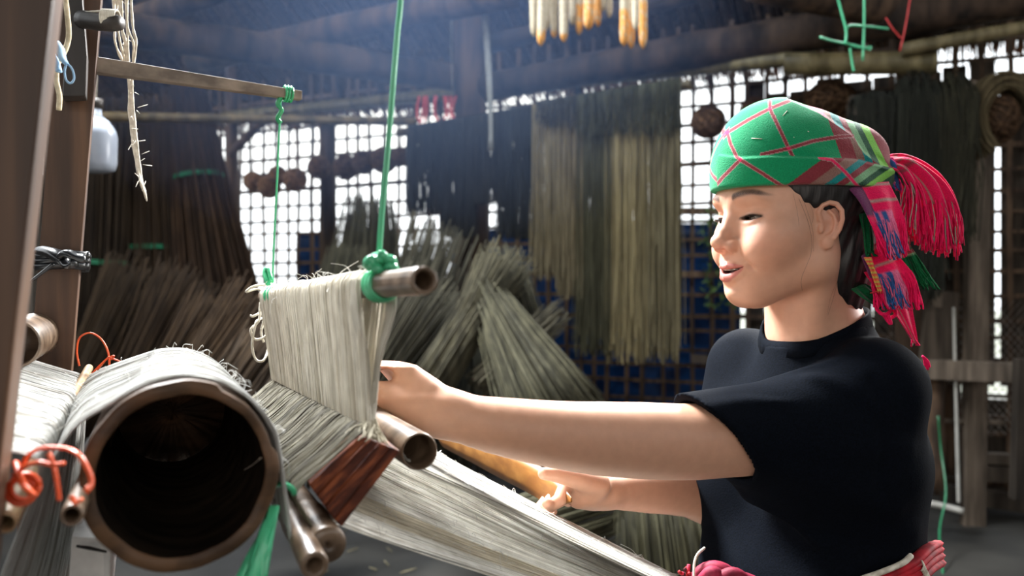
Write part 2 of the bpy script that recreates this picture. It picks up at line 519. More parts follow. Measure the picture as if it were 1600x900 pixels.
log('brace', [P(360, 240, 6.2), P(420, 180, 6.0)], [.03, .03], 1.1)
log('brace', [P(1475, 60, 4.2), P(1550, 2, 4.0)], [.018, .018], 1.2)
log('brace', [P(1458, 25, 4.1), P(1550, 0, 4.0)], [.022, .022], 1.4)

# blue tarpaulin hung outside the lower lattice
def tarp(name, s0, s1, z0, z1, off, label):
    nu, nv = 40, 16
    v = []
    for j in range(nv + 1):
        for i in range(nu + 1):
            s_ = s0 + (s1 - s0) * i / nu; z_ = z0 + (z1 - z0) * j / nv
            v.append(wp(s_, z_, off + .03 * math.sin(s_ * 7) + .015 * math.sin(s_ * 19 + z_ * 4)))
    f = [(j * (nu + 1) + i, j * (nu + 1) + i + 1, (j + 1) * (nu + 1) + i + 1, (j + 1) * (nu + 1) + i) for j in range(nv) for i in range(nu)]
    o = mesh_obj(name, v, f, M['tarp'])
    md = o.modifiers.new('thick', 'SOLIDIFY'); md.thickness = .003
    return tag(o, label, 'tarpaulin')
def s_at(px):
    return float(np.dot(onwall(px, 450) - W0, WDIR))
tarp('tarpaulin', s_at(1150), s_at(690), .05, 1.42, -.10, 'blue tarpaulin behind the lattice under the hanging yarn')
tarp('tarpaulin', s_at(502), s_at(447), .3, 1.44, -.12, 'small blue tarpaulin behind the lattice beside the thin brown post')
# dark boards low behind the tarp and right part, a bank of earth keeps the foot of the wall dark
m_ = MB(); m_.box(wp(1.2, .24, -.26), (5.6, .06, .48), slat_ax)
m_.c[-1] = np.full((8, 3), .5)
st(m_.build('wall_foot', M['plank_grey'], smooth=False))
# dark bamboo matting closing the right half of the lattice below eye level
e = empty('wall_matting', wp(0, 0, -.05), None, None, None, 'structure')
s = -1.4
while s < s_at(1165):
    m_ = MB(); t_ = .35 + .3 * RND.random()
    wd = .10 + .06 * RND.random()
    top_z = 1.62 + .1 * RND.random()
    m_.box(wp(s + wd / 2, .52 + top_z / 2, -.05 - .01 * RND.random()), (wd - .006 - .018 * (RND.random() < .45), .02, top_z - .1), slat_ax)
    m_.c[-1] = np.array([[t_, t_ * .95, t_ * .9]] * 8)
    if not (s_at(1610) < s < s_at(1478) and False):
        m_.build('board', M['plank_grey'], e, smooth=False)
    s += wd
# ================================================================== THINGS ALONG THE BACK WALL
def sheaf_mb(mb, base, tip, n, rb, rm, rt, r, c0=(1, 1, 1), var=.35, taper=.6, lenvar=.15, seg=3, wide=None, nn=4):
    """stalks from base to tip; the sheaf is rb wide at its foot, rm in the middle, rt at the top"""
    base = np.asarray(base, float); tip = np.asarray(tip, float)
    ax = tip - base; L_ = np.linalg.norm(ax); ax = ax / L_
    a = np.array([0, 0, 1.0]) if abs(ax[2]) < .9 else np.array([1.0, 0, 0])
    U = np.cross(ax, a); U /= np.linalg.norm(U); V = np.cross(ax, U)
    if wide is not None:
        U = np.asarray(wide, float); U = U - ax * np.dot(U, ax); U /= np.linalg.norm(U); V = np.cross(ax, U)
    n = int(n * 1.5); r = r * .68
    for i in range(n):
        an = RND.random() * 6.283; q = math.sqrt(RND.random())
        o = (U * math.cos(an) + V * math.sin(an) * (.5 if wide is not None else 1)) * q
        t0 = -lenvar * RND.random() * .5; t1 = 1 - lenvar * RND.random()
        ts = np.linspace(t0, t1, seg + 1)
        rad = np.interp(ts, [0, .5, 1], [rb, rm, rt])
        w1, w2 = RND.gauss(0, .15), RND.gauss(0, .15)
        pts = base + ax * (ts * L_)[:, None] + (o + (U * w1 + V * w2) * 1.0)[None, :] * rad[:, None]
        t_ = .29 * (1 + var * (RND.random() * 2 - 1))
        mb.tube(pts, np.linspace(r, r * taper, len(ts)), nn, True, (c0[0] * t_, c0[1] * t_, c0[2] * t_))
    return mb

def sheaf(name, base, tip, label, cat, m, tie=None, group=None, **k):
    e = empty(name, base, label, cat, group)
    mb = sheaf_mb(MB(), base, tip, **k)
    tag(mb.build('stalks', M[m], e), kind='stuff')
    if tie:
        base = np.asarray(base, float); tip = np.asarray(tip, float)
        for tt, mm in tie:
            c = base + (tip - base) * tt
            ax = (tip - base) / np.linalg.norm(tip - base)
            U = np.cross(ax, [0.1, 1, 0.05]); U /= np.linalg.norm(U); V = np.cross(ax, U)
            rr = np.interp(tt, [0, .5, 1], [k['rb'], k['rm'], k['rt']]) * 1.06
            a = np.linspace(0, 6.3, 25)
            pts = c + rr * (np.cos(a)[:, None] * U + np.sin(a)[:, None] * V)
            m2 = MB(); m2.tube(pts, .007, 6, True); m2.tube(pts + ax * .012, .006, 6, True)
            m2.build('tie', M[mm], e)
    return e
BR = .55
M['green_tie'] = mat('green_tie', rgb(28, 92, 62), rgb(40, 120, 84), (30, 30, 30), .6)

# tall brown bundles standing at the left
G = 'tall broom bundles at the left'
sheaf('broom_bundle', P(160, 560, 4.3), P(175, 150, 4.3), 'dark broom bundle right beside the second loom post', 'bundle', 'broom', [(.36, 'green_tie')], G,
      n=300, rb=.12, rm=.11, rt=.14, r=.007, c0=(.5, .47, .40))
sheaf('broom_bundle', P(235, 580, 4.35), P(228, 150, 4.4), 'dark broom bundle with a green tie low down, second from the loom post', 'bundle', 'broom', [(.44, 'green_tie')], G,
      n=300, rb=.15, rm=.10, rt=.11, r=.007, c0=(.7, .62, .5))
sheaf('broom_bundle', P(345, 540, 4.4), P(285, 130, 4.55), 'leaning dark brown bundle flaring downwards beside the bright lattice', 'bundle', 'broom', [(.62, 'green_tie')], G,
      n=420, rb=.21, rm=.14, rt=.09, r=.0075, c0=(.75, .6, .5))
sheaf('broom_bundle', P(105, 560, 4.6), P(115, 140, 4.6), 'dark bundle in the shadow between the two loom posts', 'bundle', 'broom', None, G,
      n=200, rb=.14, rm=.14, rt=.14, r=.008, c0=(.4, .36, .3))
# lying sheaves with frayed ends heaped below them
G = 'heap of lying sheaves at the left'
for i, (bx, by, tx, ty, d0, d1, n_, rb_, rt_, c_, lb) in enumerate([
        (120, 640, 235, 415, 3.6, 3.9, 260, .10, .17, (.62, .56, .42), 'frayed brown sheaf lying lowest beside the second loom post'),
        (205, 600, 300, 420, 3.5, 3.7, 260, .08, .14, (.72, .63, .48), 'frayed brown sheaf fanned below the tall bundles'),
        (235, 650, 350, 470, 3.3, 3.5, 220, .08, .12, (.9, .78, .6), 'lighter brown sheaf with cut ends pointing up'),
        (290, 620, 405, 455, 3.2, 3.5, 220, .07, .11, (1.0, .88, .7), 'pale sheaf with cut ends beside the white heddle yarn'),
        (330, 665, 430, 520, 3.0, 3.2, 200, .08, .10, (.8, .74, .6), 'grey brown sheaf lying behind the big roller'),
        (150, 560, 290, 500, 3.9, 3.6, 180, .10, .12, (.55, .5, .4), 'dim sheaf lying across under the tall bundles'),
        (380, 690, 470, 560, 3.0, 3.2, 180, .09, .10, (.6, .56, .46), 'sheaf lying behind the lowest part of the heddle yarn')]):
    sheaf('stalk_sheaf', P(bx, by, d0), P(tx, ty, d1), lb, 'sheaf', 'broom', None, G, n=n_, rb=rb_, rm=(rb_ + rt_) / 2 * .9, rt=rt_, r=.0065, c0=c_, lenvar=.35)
# hemp stalk pile in the middle
G = 'hemp stalk sheaves piled in the middle'
for i, (bx, by, tx, ty, d0, d1, n_, rb_, rm_, rt_, r_, c_, lb) in enumerate([
        (560, 700, 578, 300, 3.9, 4.2, 380, .26, .18, .10, .0055, (.62, .6, .48), 'upright leafy sheaf with a pointed top behind the green rope'),
        (500, 690, 545, 380, 3.7, 3.9, 260, .20, .13, .07, .0055, (.78, .76, .6), 'upright grey green sheaf beside the blue tarpaulin'),
        (600, 640, 700, 345, 3.8, 3.9, 170, .10, .12, .16, .006, (.8, .78, .68), 'sheaf of grey stalks pointing up to the dark yarn'),
        (570, 620, 690, 430, 3.5, 3.6, 150, .08, .12, .16, .006, (.85, .83, .72), 'short sheaf of grey stalks behind the bamboo heddle bar'),
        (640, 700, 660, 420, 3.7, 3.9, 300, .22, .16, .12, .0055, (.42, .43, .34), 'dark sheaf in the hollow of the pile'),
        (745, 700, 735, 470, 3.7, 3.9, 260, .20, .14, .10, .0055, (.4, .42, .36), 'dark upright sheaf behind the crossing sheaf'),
        (665, 615, 800, 395, 3.2, 3.5, 230, .07, .055, .12, .0055, (.86, .82, .62), 'long sheaf slanting up to the right across the pile'),
        (868, 650, 752, 440, 3.1, 3.4, 260, .16, .10, .05, .0055, (.74, .74, .56), 'sheaf fanning down to the right above the forearm'),
        (840, 600, 770, 385, 3.5, 3.6, 150, .10, .09, .09, .006, (.6, .6, .48), 'dull sheaf standing under the brown hanging yarn'),
        (760, 590, 880, 482, 3.3, 3.5, 46, .05, .06, .06, .0065, (1.05, 1.0, .86), 'few pale stalks pointing right towards the tarpaulin')]):
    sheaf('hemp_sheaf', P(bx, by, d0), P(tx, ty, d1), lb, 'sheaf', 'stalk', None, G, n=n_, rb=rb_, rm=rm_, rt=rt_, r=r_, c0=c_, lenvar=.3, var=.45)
# pale stalks and grass low behind the weaver's far hand
sheaf('stalk_sheaf', P(820, 830, 2.6), P(1000, 775, 2.9), 'pale green stalks lying behind the far hand', 'sheaf', 'stalk', None, None,
      n=90, rb=.10, rm=.11, rt=.09, r=.006, c0=(1.25, 1.25, .95), lenvar=.3, wide=(0, .3, 1))
sheaf('grass_tuft', P(1060, 940, 2.6), P(1030, 720, 2.7), 'dry green grass bundle behind the black shirt', 'bundle', 'stalk', None, None,
      n=260, rb=.14, rm=.13, rt=.11, r=.003, c0=(.45, .44, .26), lenvar=.5)

# hanks of yarn over a pole
bam('hanging_pole', P(622, 208, 4.70), P(1080, 132, 3.95), .022, parent=None, c=(.6, .55, .45), nodes=5)
tag(bpy.data.objects['hanging_pole'], 'bamboo pole carrying the hanks of yarn', 'pole', None, 'thing')
def pole_d(px):
    a = P(622, 208, 4.70); b = P(1080, 132, 3.95)
    t = (px - 622.0) / (1080 - 622)
    for _ in range(20):
        q = a + (b - a) * t
        t += (px - (800 + q[0] / q[1] * F)) / 458 * .8
    return a + (b - a) * t
def hank(name, px0, px1, ybot, n, col, label, cat='yarn', rag=.12, ytop=None, var=.4, group=None, r=.0032, dd=0.0, tipfree=.0):
    mb = MB()
    n = int(n * 1.6); r = r * .68
    for i in range(n):
        px = px0 + (px1 - px0) * (i + RND.random()) / n
        q = pole_d(px) + np.array([0, (.03 if i % 2 else -.03) + RND.gauss(0, .012) + dd, 0])
        top = q[2] + (.028 if ytop is None else ytop)
        zb = CZ + (450 - ybot) / F * q[1] + rag * abs(RND.gauss(0, 1)) * (1 if RND.random() < .5 else .4)
        sx = RND.gauss(0, .012)
        ts = np.array([0, .03, .35, .7, 1.0])
        pts = np.array([[q[0] + sx * t * (1 + .6 * math.sin(5 * t + i)), (q[1] if t > 0 else q[1] - (q[1] - pole_d(px)[1])),
                         top + (zb - top) * t] for t in ts])
        t_ = 1 + var * (RND.random() * 2 - 1)
        mb.tube(pts, r * (.7 + .7 * RND.random()), 3, False, (col[0] * t_, col[1] * t_, col[2] * t_))
    o = mb.build(name, M['yarn'])
    return tag(o, label, cat, group or 'hanks hanging from the long pole')
dk = (.055, .06, .075)
hank('yarn_hank', 636, 694, 335, 170, dk, 'blue black hank hanging leftmost on the long pole', rag=.03)
hank('yarn_hank', 690, 742, 372, 170, (.05, .055, .07), 'blue black hank second on the long pole, before the thick post', rag=.04)
hank('yarn_hank', 742, 788, 322, 120, (.06, .065, .08), 'shorter blue black hank over the thick post', rag=.04)
hank('yarn_hank', 780, 832, 375, 150, (.05, .06, .08), 'blue black hank bordering the brown yarn', rag=.04)
hank('yarn_hank', 832, 880, 440, 120, (.50, .46, .37), 'light brown hank next to the blue black ones', rag=.10)
hank('yarn_hank', 872, 912, 470, 110, (.42, .38, .30), 'light brown hank with a bright slit, beside the dark green one', rag=.12)
hank('yarn_hank', 902, 952, 560, 150, (.17, .18, .14), 'dark green grey hank in the middle of the brown yarn', rag=.16)
hank('yarn_hank', 946, 1010, 572, 150, (.56, .51, .36), 'long straw coloured hank with ragged tips', rag=.30)
hank('yarn_hank', 1000, 1062, 570, 170, (.36, .34, .26), 'longest olive hank at the right end of the pole', rag=.24)
hank('yarn_hank', 838, 900, 200, 120, (.10, .105, .11), 'dark grey yarn lying over the top of the light hanks', rag=.06, dd=-.05)
hank('yarn_hank', 900, 1058, 215, 320, (.11, .12, .09), 'dark green yarn lying over the top of the long hanks', rag=.08, dd=-.05)

# balls of twine
def twine_ball(px, py, d, rpx, label, squash=1.0, c=1.0, hang=185, group='balls of twine hanging on the lattice'):
    c0 = P(px, py, d); r = rpx * .92 / F * d
    e = empty('twine_ball', c0 - np.array([0, 0, r]), label, 'twine ball', group)
    mb = MB()
    nu, nv = 20, 14
    v = []
    for j in range(nv + 1):
        for i in range(nu):
            a = i / nu * 6.2832; b = (j / nv - .5) * math.pi
            v.append(c0 + .93 * r * np.array([math.cos(b) * math.cos(a), math.cos(b) * math.sin(a), math.sin(b) * squash]))
    f = [(j * nu + i, j * nu + (i + 1) % nu, (j + 1) * nu + (i + 1) % nu, (j + 1) * nu + i) for j in range(nv) for i in range(nu)]
    mb.add(v, f, (.55 * c, .52 * c, .48 * c))
    mb.build('core', M['twine'], e)
    m2 = MB()
    for k_ in range(26):
        n_ = NR.normal(0, 1, 3); n_ /= np.linalg.norm(n_)
        U = np.cross(n_, [.3, .5, .8]); U /= np.linalg.norm(U); V = np.cross(n_, U)
        off = RND.uniform(-.5, .5)
        a = np.linspace(0, 6.2832, 17)
        pts = c0 + (n_ * off + math.sqrt(1 - off * off) * (np.cos(a)[:, None] * U + np.sin(a)[:, None] * V)) * r * (1 + .03 * RND.random()) * np.array([1, 1, squash])
        t_ = c * (.6 + .6 * RND.random())
        m2.tube(pts, r * .045, 4, False, (t_, t_ * .95, t_ * .88))
    tag(m2.build('windings', M['twine'], e), kind='stuff')
    if hang:
        m3 = MB()
        a = P(px, hang, d)
        m3.tube([c0 + np.array([0, 0, r * .8]), (c0 + a) / 2 + np.array([.01, 0, 0]), a], .004, 4, True, (.9, .8, .7))
        m3.build('string', M['twine'], e)
    return e
for (px, py, r, lb, c, h) in [
        (395, 283, 16, 'smallest light brown twine ball at the left end of the row', 1.5, 190), (421, 292, 19, 'lowest brown twine ball touching the smallest one', 1.2, 190),
        (434, 274, 16, 'brown twine ball tucked behind the thin green cord', 1.1, 190), (461, 281, 20, 'brown twine ball just left of the thin brown post', 1.3, 188),
        (498, 262, 19, 'dark twine ball in front of the thin brown post', .8, 186), (540, 262, 21, 'dark twine ball right of the thin brown post', .7, 184),
        (568, 254, 20, 'dark twine ball two places right of the brown post', .7, 182), (600, 250, 22, 'dark twine ball behind the thick green rope', .8, 180),
        (626, 246, 15, 'small twine ball at the right end of the row', .9, 178)]:
    twine_ball(px, py, wdist(px, .25), r, lb, 1.0, c, h)
G2 = 'round twine balls near the head scarf'
twine_ball(1107, 191, wdist(1107, .2), 29, 'large grey brown twine ball left of the green head scarf', .93, .8, 120, G2)
twine_ball(1178, 172, wdist(1178, .2), 23, 'twine ball showing just above the green head scarf', .95, .6, None, G2)
twine_ball(1297, 158, wdist(1297, .2), 41, 'big flat dark ball above the head scarf, on the rack end', .8, .45, None, G2)

# maize cobs hanging under the roof
def cob(px, py0, py1, wpx, orange, label, d=3.3, G='maize cobs hanging under the roof'):
    top = P(px, py0, d); bot = P(px + RND.uniform(-3, 3), py1, d)
    r = wpx / 2 / F * d
    e = empty('maize_cob', bot, label, 'maize cob', G)
    mb = MB()
    n_, k_ = 14, 22
    ax = bot - top; v = []; cc = []
    for j in range(k_):
        t = j / (k_ - 1)
        rr = r * (1 - .12 * t) * (1.0 if t < .82 else math.sqrt(max(0.02, 1 - ((t - .82) / .18) ** 2)))
        for i in range(n_):
            a = i / n_ * 6.2832
            kern = 1 + .07 * math.sin(a * 7) * math.sin(j * math.pi * .95)
            v.append(top + ax * t + rr * kern * np.array([math.cos(a), math.sin(a), 0]))
            o_ = 1 if (t > orange and orange < 1) else 0
            q = .8 + .2 * RND.random()
            cc.append((.95 * q, .50 * q, .16 * q) if o_ and RND.random() < .85 else (.72 * q, .70 * q, .66 * q))
    f = [(j * n_ + i, j * n_ + (i + 1) % n_, (j + 1) * n_ + (i + 1) % n_, (j + 1) * n_ + i) for j in range(k_ - 1) for i in range(n_)]
    f.append(tuple((k_ - 1) * n_ + i for i in range(n_)))
    mb.add(v, f); mb.c[-1] = np.array(cc)
    mb.build('kernels', M['corn'], e)
    h = MB(); h.tube([top - ax * .25 * 0 + np.array([0, 0, .12]), top + np.array([0, 0, .0])], [.004, r * .6], 8, True, (.8, .75, .6))
    h.build('husk_stem', M['rope'], e)
cob(833, -40, 58, 13, 1.0, 'white cob at the left end of the hanging maize')
cob(848, -20, 72, 15, .72, 'cob with an orange tip, longest of the left cluster', 3.25)
cob(857, -50, 48, 13, 1.0, 'white cob behind the orange tipped one', 3.35)
cob(866, -30, 60, 12, .9, 'thin pale cob third from the left in front', 3.28)
cob(881, -30, 66, 15, .9, 'pale cob with a peeling husk in the middle cluster', 3.25)
cob(896, -50, 40, 14, 1.0, 'short pale cob at the back of the middle cluster', 3.35)
cob(906, -40, 55, 13, .5, 'orange tinged narrow cob right of the peeling one', 3.27)
cob(922, -50, 47, 19, .45, 'thick pale orange cob of the middle cluster', 3.25)
cob(934, -50, 42, 12, .4, 'short orange cob behind the thick one', 3.33)
cob(941, -60, 18, 10, 1.0, 'tiny pale cob high between the two clusters', 3.33)
cob(952, -60, 28, 11, 1.0, 'pale cob high up beside the green cord', 3.3)
cob(977, -40, 72, 16, .5, 'bright orange cob at the left of the right cluster', 3.25)
cob(986, -40, 76, 14, .6, 'bright orange cob in the middle of the right cluster', 3.3)
cob(1003, -40, 76, 15, .35, 'bright orange cob at the right end of the maize', 3.25)
cob(993, -70, 48, 13, 1.0, 'white cob lying before the orange ones', 3.2)

# right side: drying rack with dark yarn
rack = empty('drying_rack', P(1520, 822, 3.97), 'grey wooden rack of posts and rails standing before the lattice at the right', 'rack')
def board(name, a, b, wd, th, parent, c=1.0, m='plank_grey', up=(0, 1, 0)):
    a = np.asarray(a, float); b = np.asarray(b, float)
    ax = (b - a); L_ = np.linalg.norm(ax); ax /= L_
    U = np.asarray(up, float); U = U - ax * np.dot(U, ax); U /= np.linalg.norm(U); V = np.cross(ax, U)
    m_ = MB(); m_.box((a + b) / 2, (L_, th, wd), [ax, U, V]); m_.c[-1] = np.full((8, 3), c) * np.array([1, .97, .93])
    o = m_.build(name, M[m], parent, smooth=False)
    md = o.modifiers.new('edge', 'BEVEL'); md.width = .003; md.segments = 2
    return o
board('post', P(1520, 822, 3.97), P(1530, 128, 3.97), .095, .05, rack, 1.1)
board('post', P(1345, 790, 4.05), P(1340, 150, 4.05), .07, .05, rack, .7)
board('rail', P(1400, 575, 3.98), P(1660, 585, 3.75), .085, .06, rack, 1.0)
board('rail', P(1325, 172, 3.95), P(1530, 160, 3.9), .055, .05, rack, 1.15)
board('brace', P(1462, 480, 3.93), P(1490, 160, 3.93), .045, .03, rack, .95)
board('panel', P(1462, 572, 4.02), P(1472, 455, 4.02), .15, .03, rack, .62)
board('post', P(1590, 780, 3.7), P(1596, 560, 3.7), .05, .05, rack, .25)
board('rail', P(1440, 656, 4.0), P(1570, 660, 3.95), .018, .03, rack, .8)
def drape(name, pa, pb, ybot, n, col, label, rag=.12, hump=.0, cat='yarn', r=.0035):
    mb = MB()
    for i in range(n):
        t = (i + RND.random()) / n
        q = pa + (pb - pa) * t
        sgn = 1 if i % 2 else -1
        hz = hump * (math.sin(t * math.pi) ** .5) * RND.random()
        zb = CZ + (450 - ybot) / F * q[1] + rag * abs(RND.gauss(0, 1))
        pts = [q + [0, 0, .03 + hz], q + [RND.gauss(0, .01), sgn * .045, .01 + hz * .5], q + [RND.gauss(0, .01), sgn * .05, -.15],
               [q[0] + RND.gauss(0, .012), q[1] + sgn * .04, (q[2] + zb) / 2], [q[0] + RND.gauss(0, .018), q[1] + sgn * .04, zb]]
        t_ = 1 + .45 * (RND.random() * 2 - 1)
        mb.tube(pts, r, 3, False, (col[0] * t_, col[1] * t_, col[2] * t_))
    return tag(mb.build(name, M['yarn']), label, cat, 'dark yarn over the right rack')
drape('yarn_hank', P(1332, 165, 3.88), P(1410, 160, 3.88), 430, 200, (.032, .038, .034), 'dark green hank on the rack right behind the scarf', hump=.03)
drape('yarn_hank', P(1395, 162, 3.86), P(1470, 158, 3.84), 470, 220, (.03, .036, .03), 'dark green hank in the middle of the rack with a bushy top', hump=.12)
drape('yarn_hank', P(1462, 160, 3.84), P(1520, 158, 3.82), 385, 160, (.05, .052, .036), 'olive hank on the rack beside the plank post', hump=.11)
# coil of brown fibre at the far right
mb = MB()
for i in range(130):
    a = np.linspace(-2.6, .6 + RND.random(), 14)
    rr = .10 + .055 * RND.random(); c0 = P(1566, 186, 3.85) + NR.normal(0, .006, 3)
    pts = np.array([c0 + [rr * 1.0 * math.sin(x), RND.gauss(0, .02) * 0 + (i / 130 - .5) * .12, rr * 1.25 * math.cos(x)] for x in a])
    t_ = .12 + .18 * RND.random()
    mb.tube(pts, .004, 3, False, (t_ * 1.05, t_ * .9, t_ * .62))
tag(mb.build('fibre_coil', M['yarn']), 'coil of brown fibre hung at the top right beside the plank post', 'fibre coil')
twine_ball(1560, 185, 3.88, 33, 'dark twine ball inside the fibre coil at the right', 1.25, .35, None, G2)

mb = MB(); mb.tube(spline([P(1458, 762, 3.95), P(1462, 700, 3.95), P(1460, 640, 3.97), P(1466, 585, 3.98)], 8), [.05, .045, .04, .042, .04, .043, .04, .04], 12, True, (1.5, 1.42, 1.3))
tag(mb.build('tree_trunk', M['log']), 'pale barkless trunk standing under the rack rail', 'log')
mb = MB(); mb.tube(spline([P(1480, 740, 4.02), P(1484, 690, 4.02), P(1486, 600, 4.02)], 8), [.035] * 8, 10, True, (1.0, .9, .76))
tag(mb.build('tree_trunk', M['log']), 'narrow brown trunk right behind the pale one', 'log')
for i, (a, b, wd, c) in enumerate([(P(1470, 768, 4.3), P(1660, 795, 4.0), .08, .35), (P(1475, 735, 4.35), P(1660, 745, 4.1), .07, .45), (P(1480, 712, 4.35), P(1660, 722, 4.1), .05, .6)]):
    board('sill_plank', a, b, wd, .06, None, c)
    o = bpy.data.objects[-1] if False else None
for o in [o for o in COL.objects if o.name.startswith('sill_plank')]:
    tag(o, kind='structure')
bam('white_tube', P(1498, 785, 3.9), P(1490, 480, 3.9), .008, parent=None, m='pvc', nodes=0, r1=.006)
tag(bpy.data.objects['white_tube'], 'thin white upright tube beside the plank post', 'tube', None, 'thing')
mb = MB(); mb.tube(spline([P(1435, 783, 3.85), P(1470, 790, 3.83), P(1505, 799, 3.8)], 10), .014, 8, True)
tag(mb.build('floor_pipe', M['pvc']), 'pale pipe lying on the floor by the plank post', 'pipe')
mb = MB(); mb.tube(spline([P(1466, 650, 3.7), P(1470, 700, 3.7), P(1478, 770, 3.6), P(1468, 830, 3.5), P(1473, 895, 3.3), P(1468, 960, 3.2)], 30), .0042, 6, True, (.3, .42, .34))
tag(mb.build('green_line', M['green_cord']), 'green plastic line trailing down beside the rack', 'cord')
mb = MB()
for i in range(9):
    a = P(1400 + 22 * i, 470, 4.25); 
for i in range(26):
    x0 = 1440 + i * 12
    a = onwall(x0, 470, .06); b = onwall(x0 - 190, 680, .06)
    if True: mb.tube([a, b], .0016, 3, False)
    a = onwall(x0 - 190, 470, .06); b = onwall(x0, 680, .06)
    mb.tube([a, b], .0016, 3, False)
tag(mb.build('wire_mesh', M['iron']), 'chain-link wire mesh fixed on the lattice at the right', 'wire mesh', None, 'stuff')
# debris on the floor under the lattice
for i, (x, y, d) in enumerate([(1440, 770, 4.0), (1455, 775, 3.95), (1470, 765, 4.0)]):
    pass
# chain of bamboo rails over the tarpaulin
board('lattice_rail', onwall(1045, 428, .05), onwall(1150, 430, .05), .035, .02, None, 1.35, 'lattice')
board('lattice_rail', onwall(1080, 560, .06), onwall(1290, 575, .06), .05, .03, None, .8)
board('lattice_rail', onwall(1060, 330, .05), onwall(1160, 330, .05), .04, .02, None, 1.2, 'lattice')
for o in [o for o in COL.objects if o.name.startswith('lattice_rail')]:
    tag(o, kind='structure')
# green plants seen through the lattice
mb = MB()
for i in range(240):
    c = onwall(RND.uniform(1098, 1150), RND.uniform(330, 480), .10 + .08 * RND.random())
    d_ = NR.normal(0, 1, 3); d_ /= np.linalg.norm(d_); q = np.cross(d_, NR.normal(0, 1, 3)); q /= np.linalg.norm(q)
    L_ = .03 + .03 * RND.random()
    mb.add([c, c + d_ * L_ * .5 + q * .007, c + d_ * L_, c + d_ * L_ * .5 - q * .007], [(0, 1, 2, 3)], (.5 + .5 * RND.random(),) * 3)
o = tag(mb.build('leafy_twigs', M['leaf']), 'green leafy twigs on the lattice before her mouth', 'plant', None, 'stuff')

# cords under the roof
def cord(name, pts, r, m, label, cat='cord', n=24, c=None, group=None, flat=1.0):
    mb = MB(); mb.tube(spline(pts, n), r, 6, True, c, flat)
    return tag(mb.build(name, M[m]), label, cat, group)
e = empty('hanging_cord', P(1330, 70, 3.0), 'tangled green plastic cords hanging under the roof at the upper right', 'cord')
for pts in ([P(1307, -10, 3), P(1315, 20, 3), P(1322, 48, 3), P(1321, 68, 3)], [P(1350, -10, 3), P(1350, 40, 3), P(1348, 95, 3)],
            [P(1281, 58, 3), P(1300, 64, 3), P(1330, 70, 3), P(1360, 78, 3)], [P(1322, 46, 3), P(1328, 40, 3), P(1350, 41, 3), P(1388, 45, 3)],
            [P(1318, 66, 3), P(1340, 74, 3), P(1362, 74, 3)], [P(1328, 75, 3), P(1331, 95, 3), P(1334, 112, 3)]):
    mb = MB(); mb.tube(spline(pts, 12), .004, 5, True, (.8, .9, .85)); mb.build('strand', M['green_cord'], e)
e = empty('red_cord', P(1405, 80, 3.4), 'red plastic cords on the thick right post', 'cord')
for pts in ([P(1423, -10, 3.4), P(1415, 40, 3.4), P(1406, 80, 3.4)], [P(1384, 28, 3.4), P(1395, 45, 3.4), P(1408, 60, 3.4)]):
    mb = MB(); mb.tube(spline(pts, 12), .003, 5, True); mb.build('strand', M['red_cord'], e)
e = empty('red_cord', P(670, 180, 4.8), 'bunch of faded red cords tied to the thin pole left of the thick post', 'cord')
for i in range(9):
    x = 655 + 7 * i + RND.uniform(-4, 4)
    mb = MB(); mb.tube(spline([P(x, 150, 4.75), P(x + RND.uniform(-6, 6), 175, 4.75), P(x + RND.uniform(-12, 12), 196, 4.75)], 8), .006, 4, True)
    mb.build('strand', M['red_cord'], e)
cord('hanging_string', [P(706, 20, 4.6), P(705, 70, 4.6), P(707, 140, 4.6)], .002, 'rope', 'thin grey string hanging before the thick post', c=(.6, .6, .6))
e = empty('hanging_rope', P(760, 225, 4.3), 'grey frayed rope hanging down before the blue black yarn', 'rope')
for i in range(5):
    mb = MB(); mb.tube(spline([P(750 + i * 3, -20, 4.3), P(755 + i * 1.5, 20, 4.3), P(760 + i * 1.5, 100, 4.3), P(764 + i, 170, 4.3), P(766 + RND.uniform(-4, 4), 235, 4.3)], 16), .006, 5, True, (.35, .38, .42))
    mb.build('strand', M['rope'], e)
for (a, b, lb) in [((1492, 92, 3.7), (1494, 120, 3.7), 'tuft of dry straw at the top right corner')]:
    pass

# ------------------------------------------------------------------ smoke haze under the roof
hz = bpy.data.materials.new('smoke_haze')
hz.use_nodes = True
nt = hz.node_tree; nt.nodes.remove(nt.nodes['Principled BSDF'])
vs = nt.nodes.new('ShaderNodeVolumeScatter')
vs.inputs['Color'].default_value = (0.36, 0.55, 1.0, 1)
vs.inputs['Anisotropy'].default_value = 0.1
tc = nt.nodes.new('ShaderNodeTexCoord')
gr = nt.nodes.new('ShaderNodeTexGradient'); gr.gradient_type = 'SPHERICAL'
nt.links.new(tc.outputs['Object'], gr.inputs[0])
ml = nt.nodes.new('ShaderNodeMath'); ml.operation = 'MULTIPLY'; ml.inputs[1].default_value = 0.32
nt.links.new(gr.outputs[1], ml.inputs[0])
nt.links.new(ml.outputs[0], vs.inputs['Density'])
nt.links.new(vs.outputs[0], nt.nodes['Material Output'].inputs['Volume'])
mb = MB(); mb.box((0, 0, 0), (2, 2, 2))
o = mb.build('smoke_haze', hz, col=False, smooth=False)
o.location = P(640, 60, 3.9); o.scale = (1.75, 1.0, .95)
tag(o, 'bluish smoke haze hanging under the thatched roof', 'smoke', None, 'stuff')
# ================================================================== THE LOOM
wv = np.array([-.38, .925, 0.0])     # across the loom, away from the camera
lv = np.array([.925, .38, 0.0])      # along the loom, towards the weaver
ZUP = np.array([0, 0, 1.0])

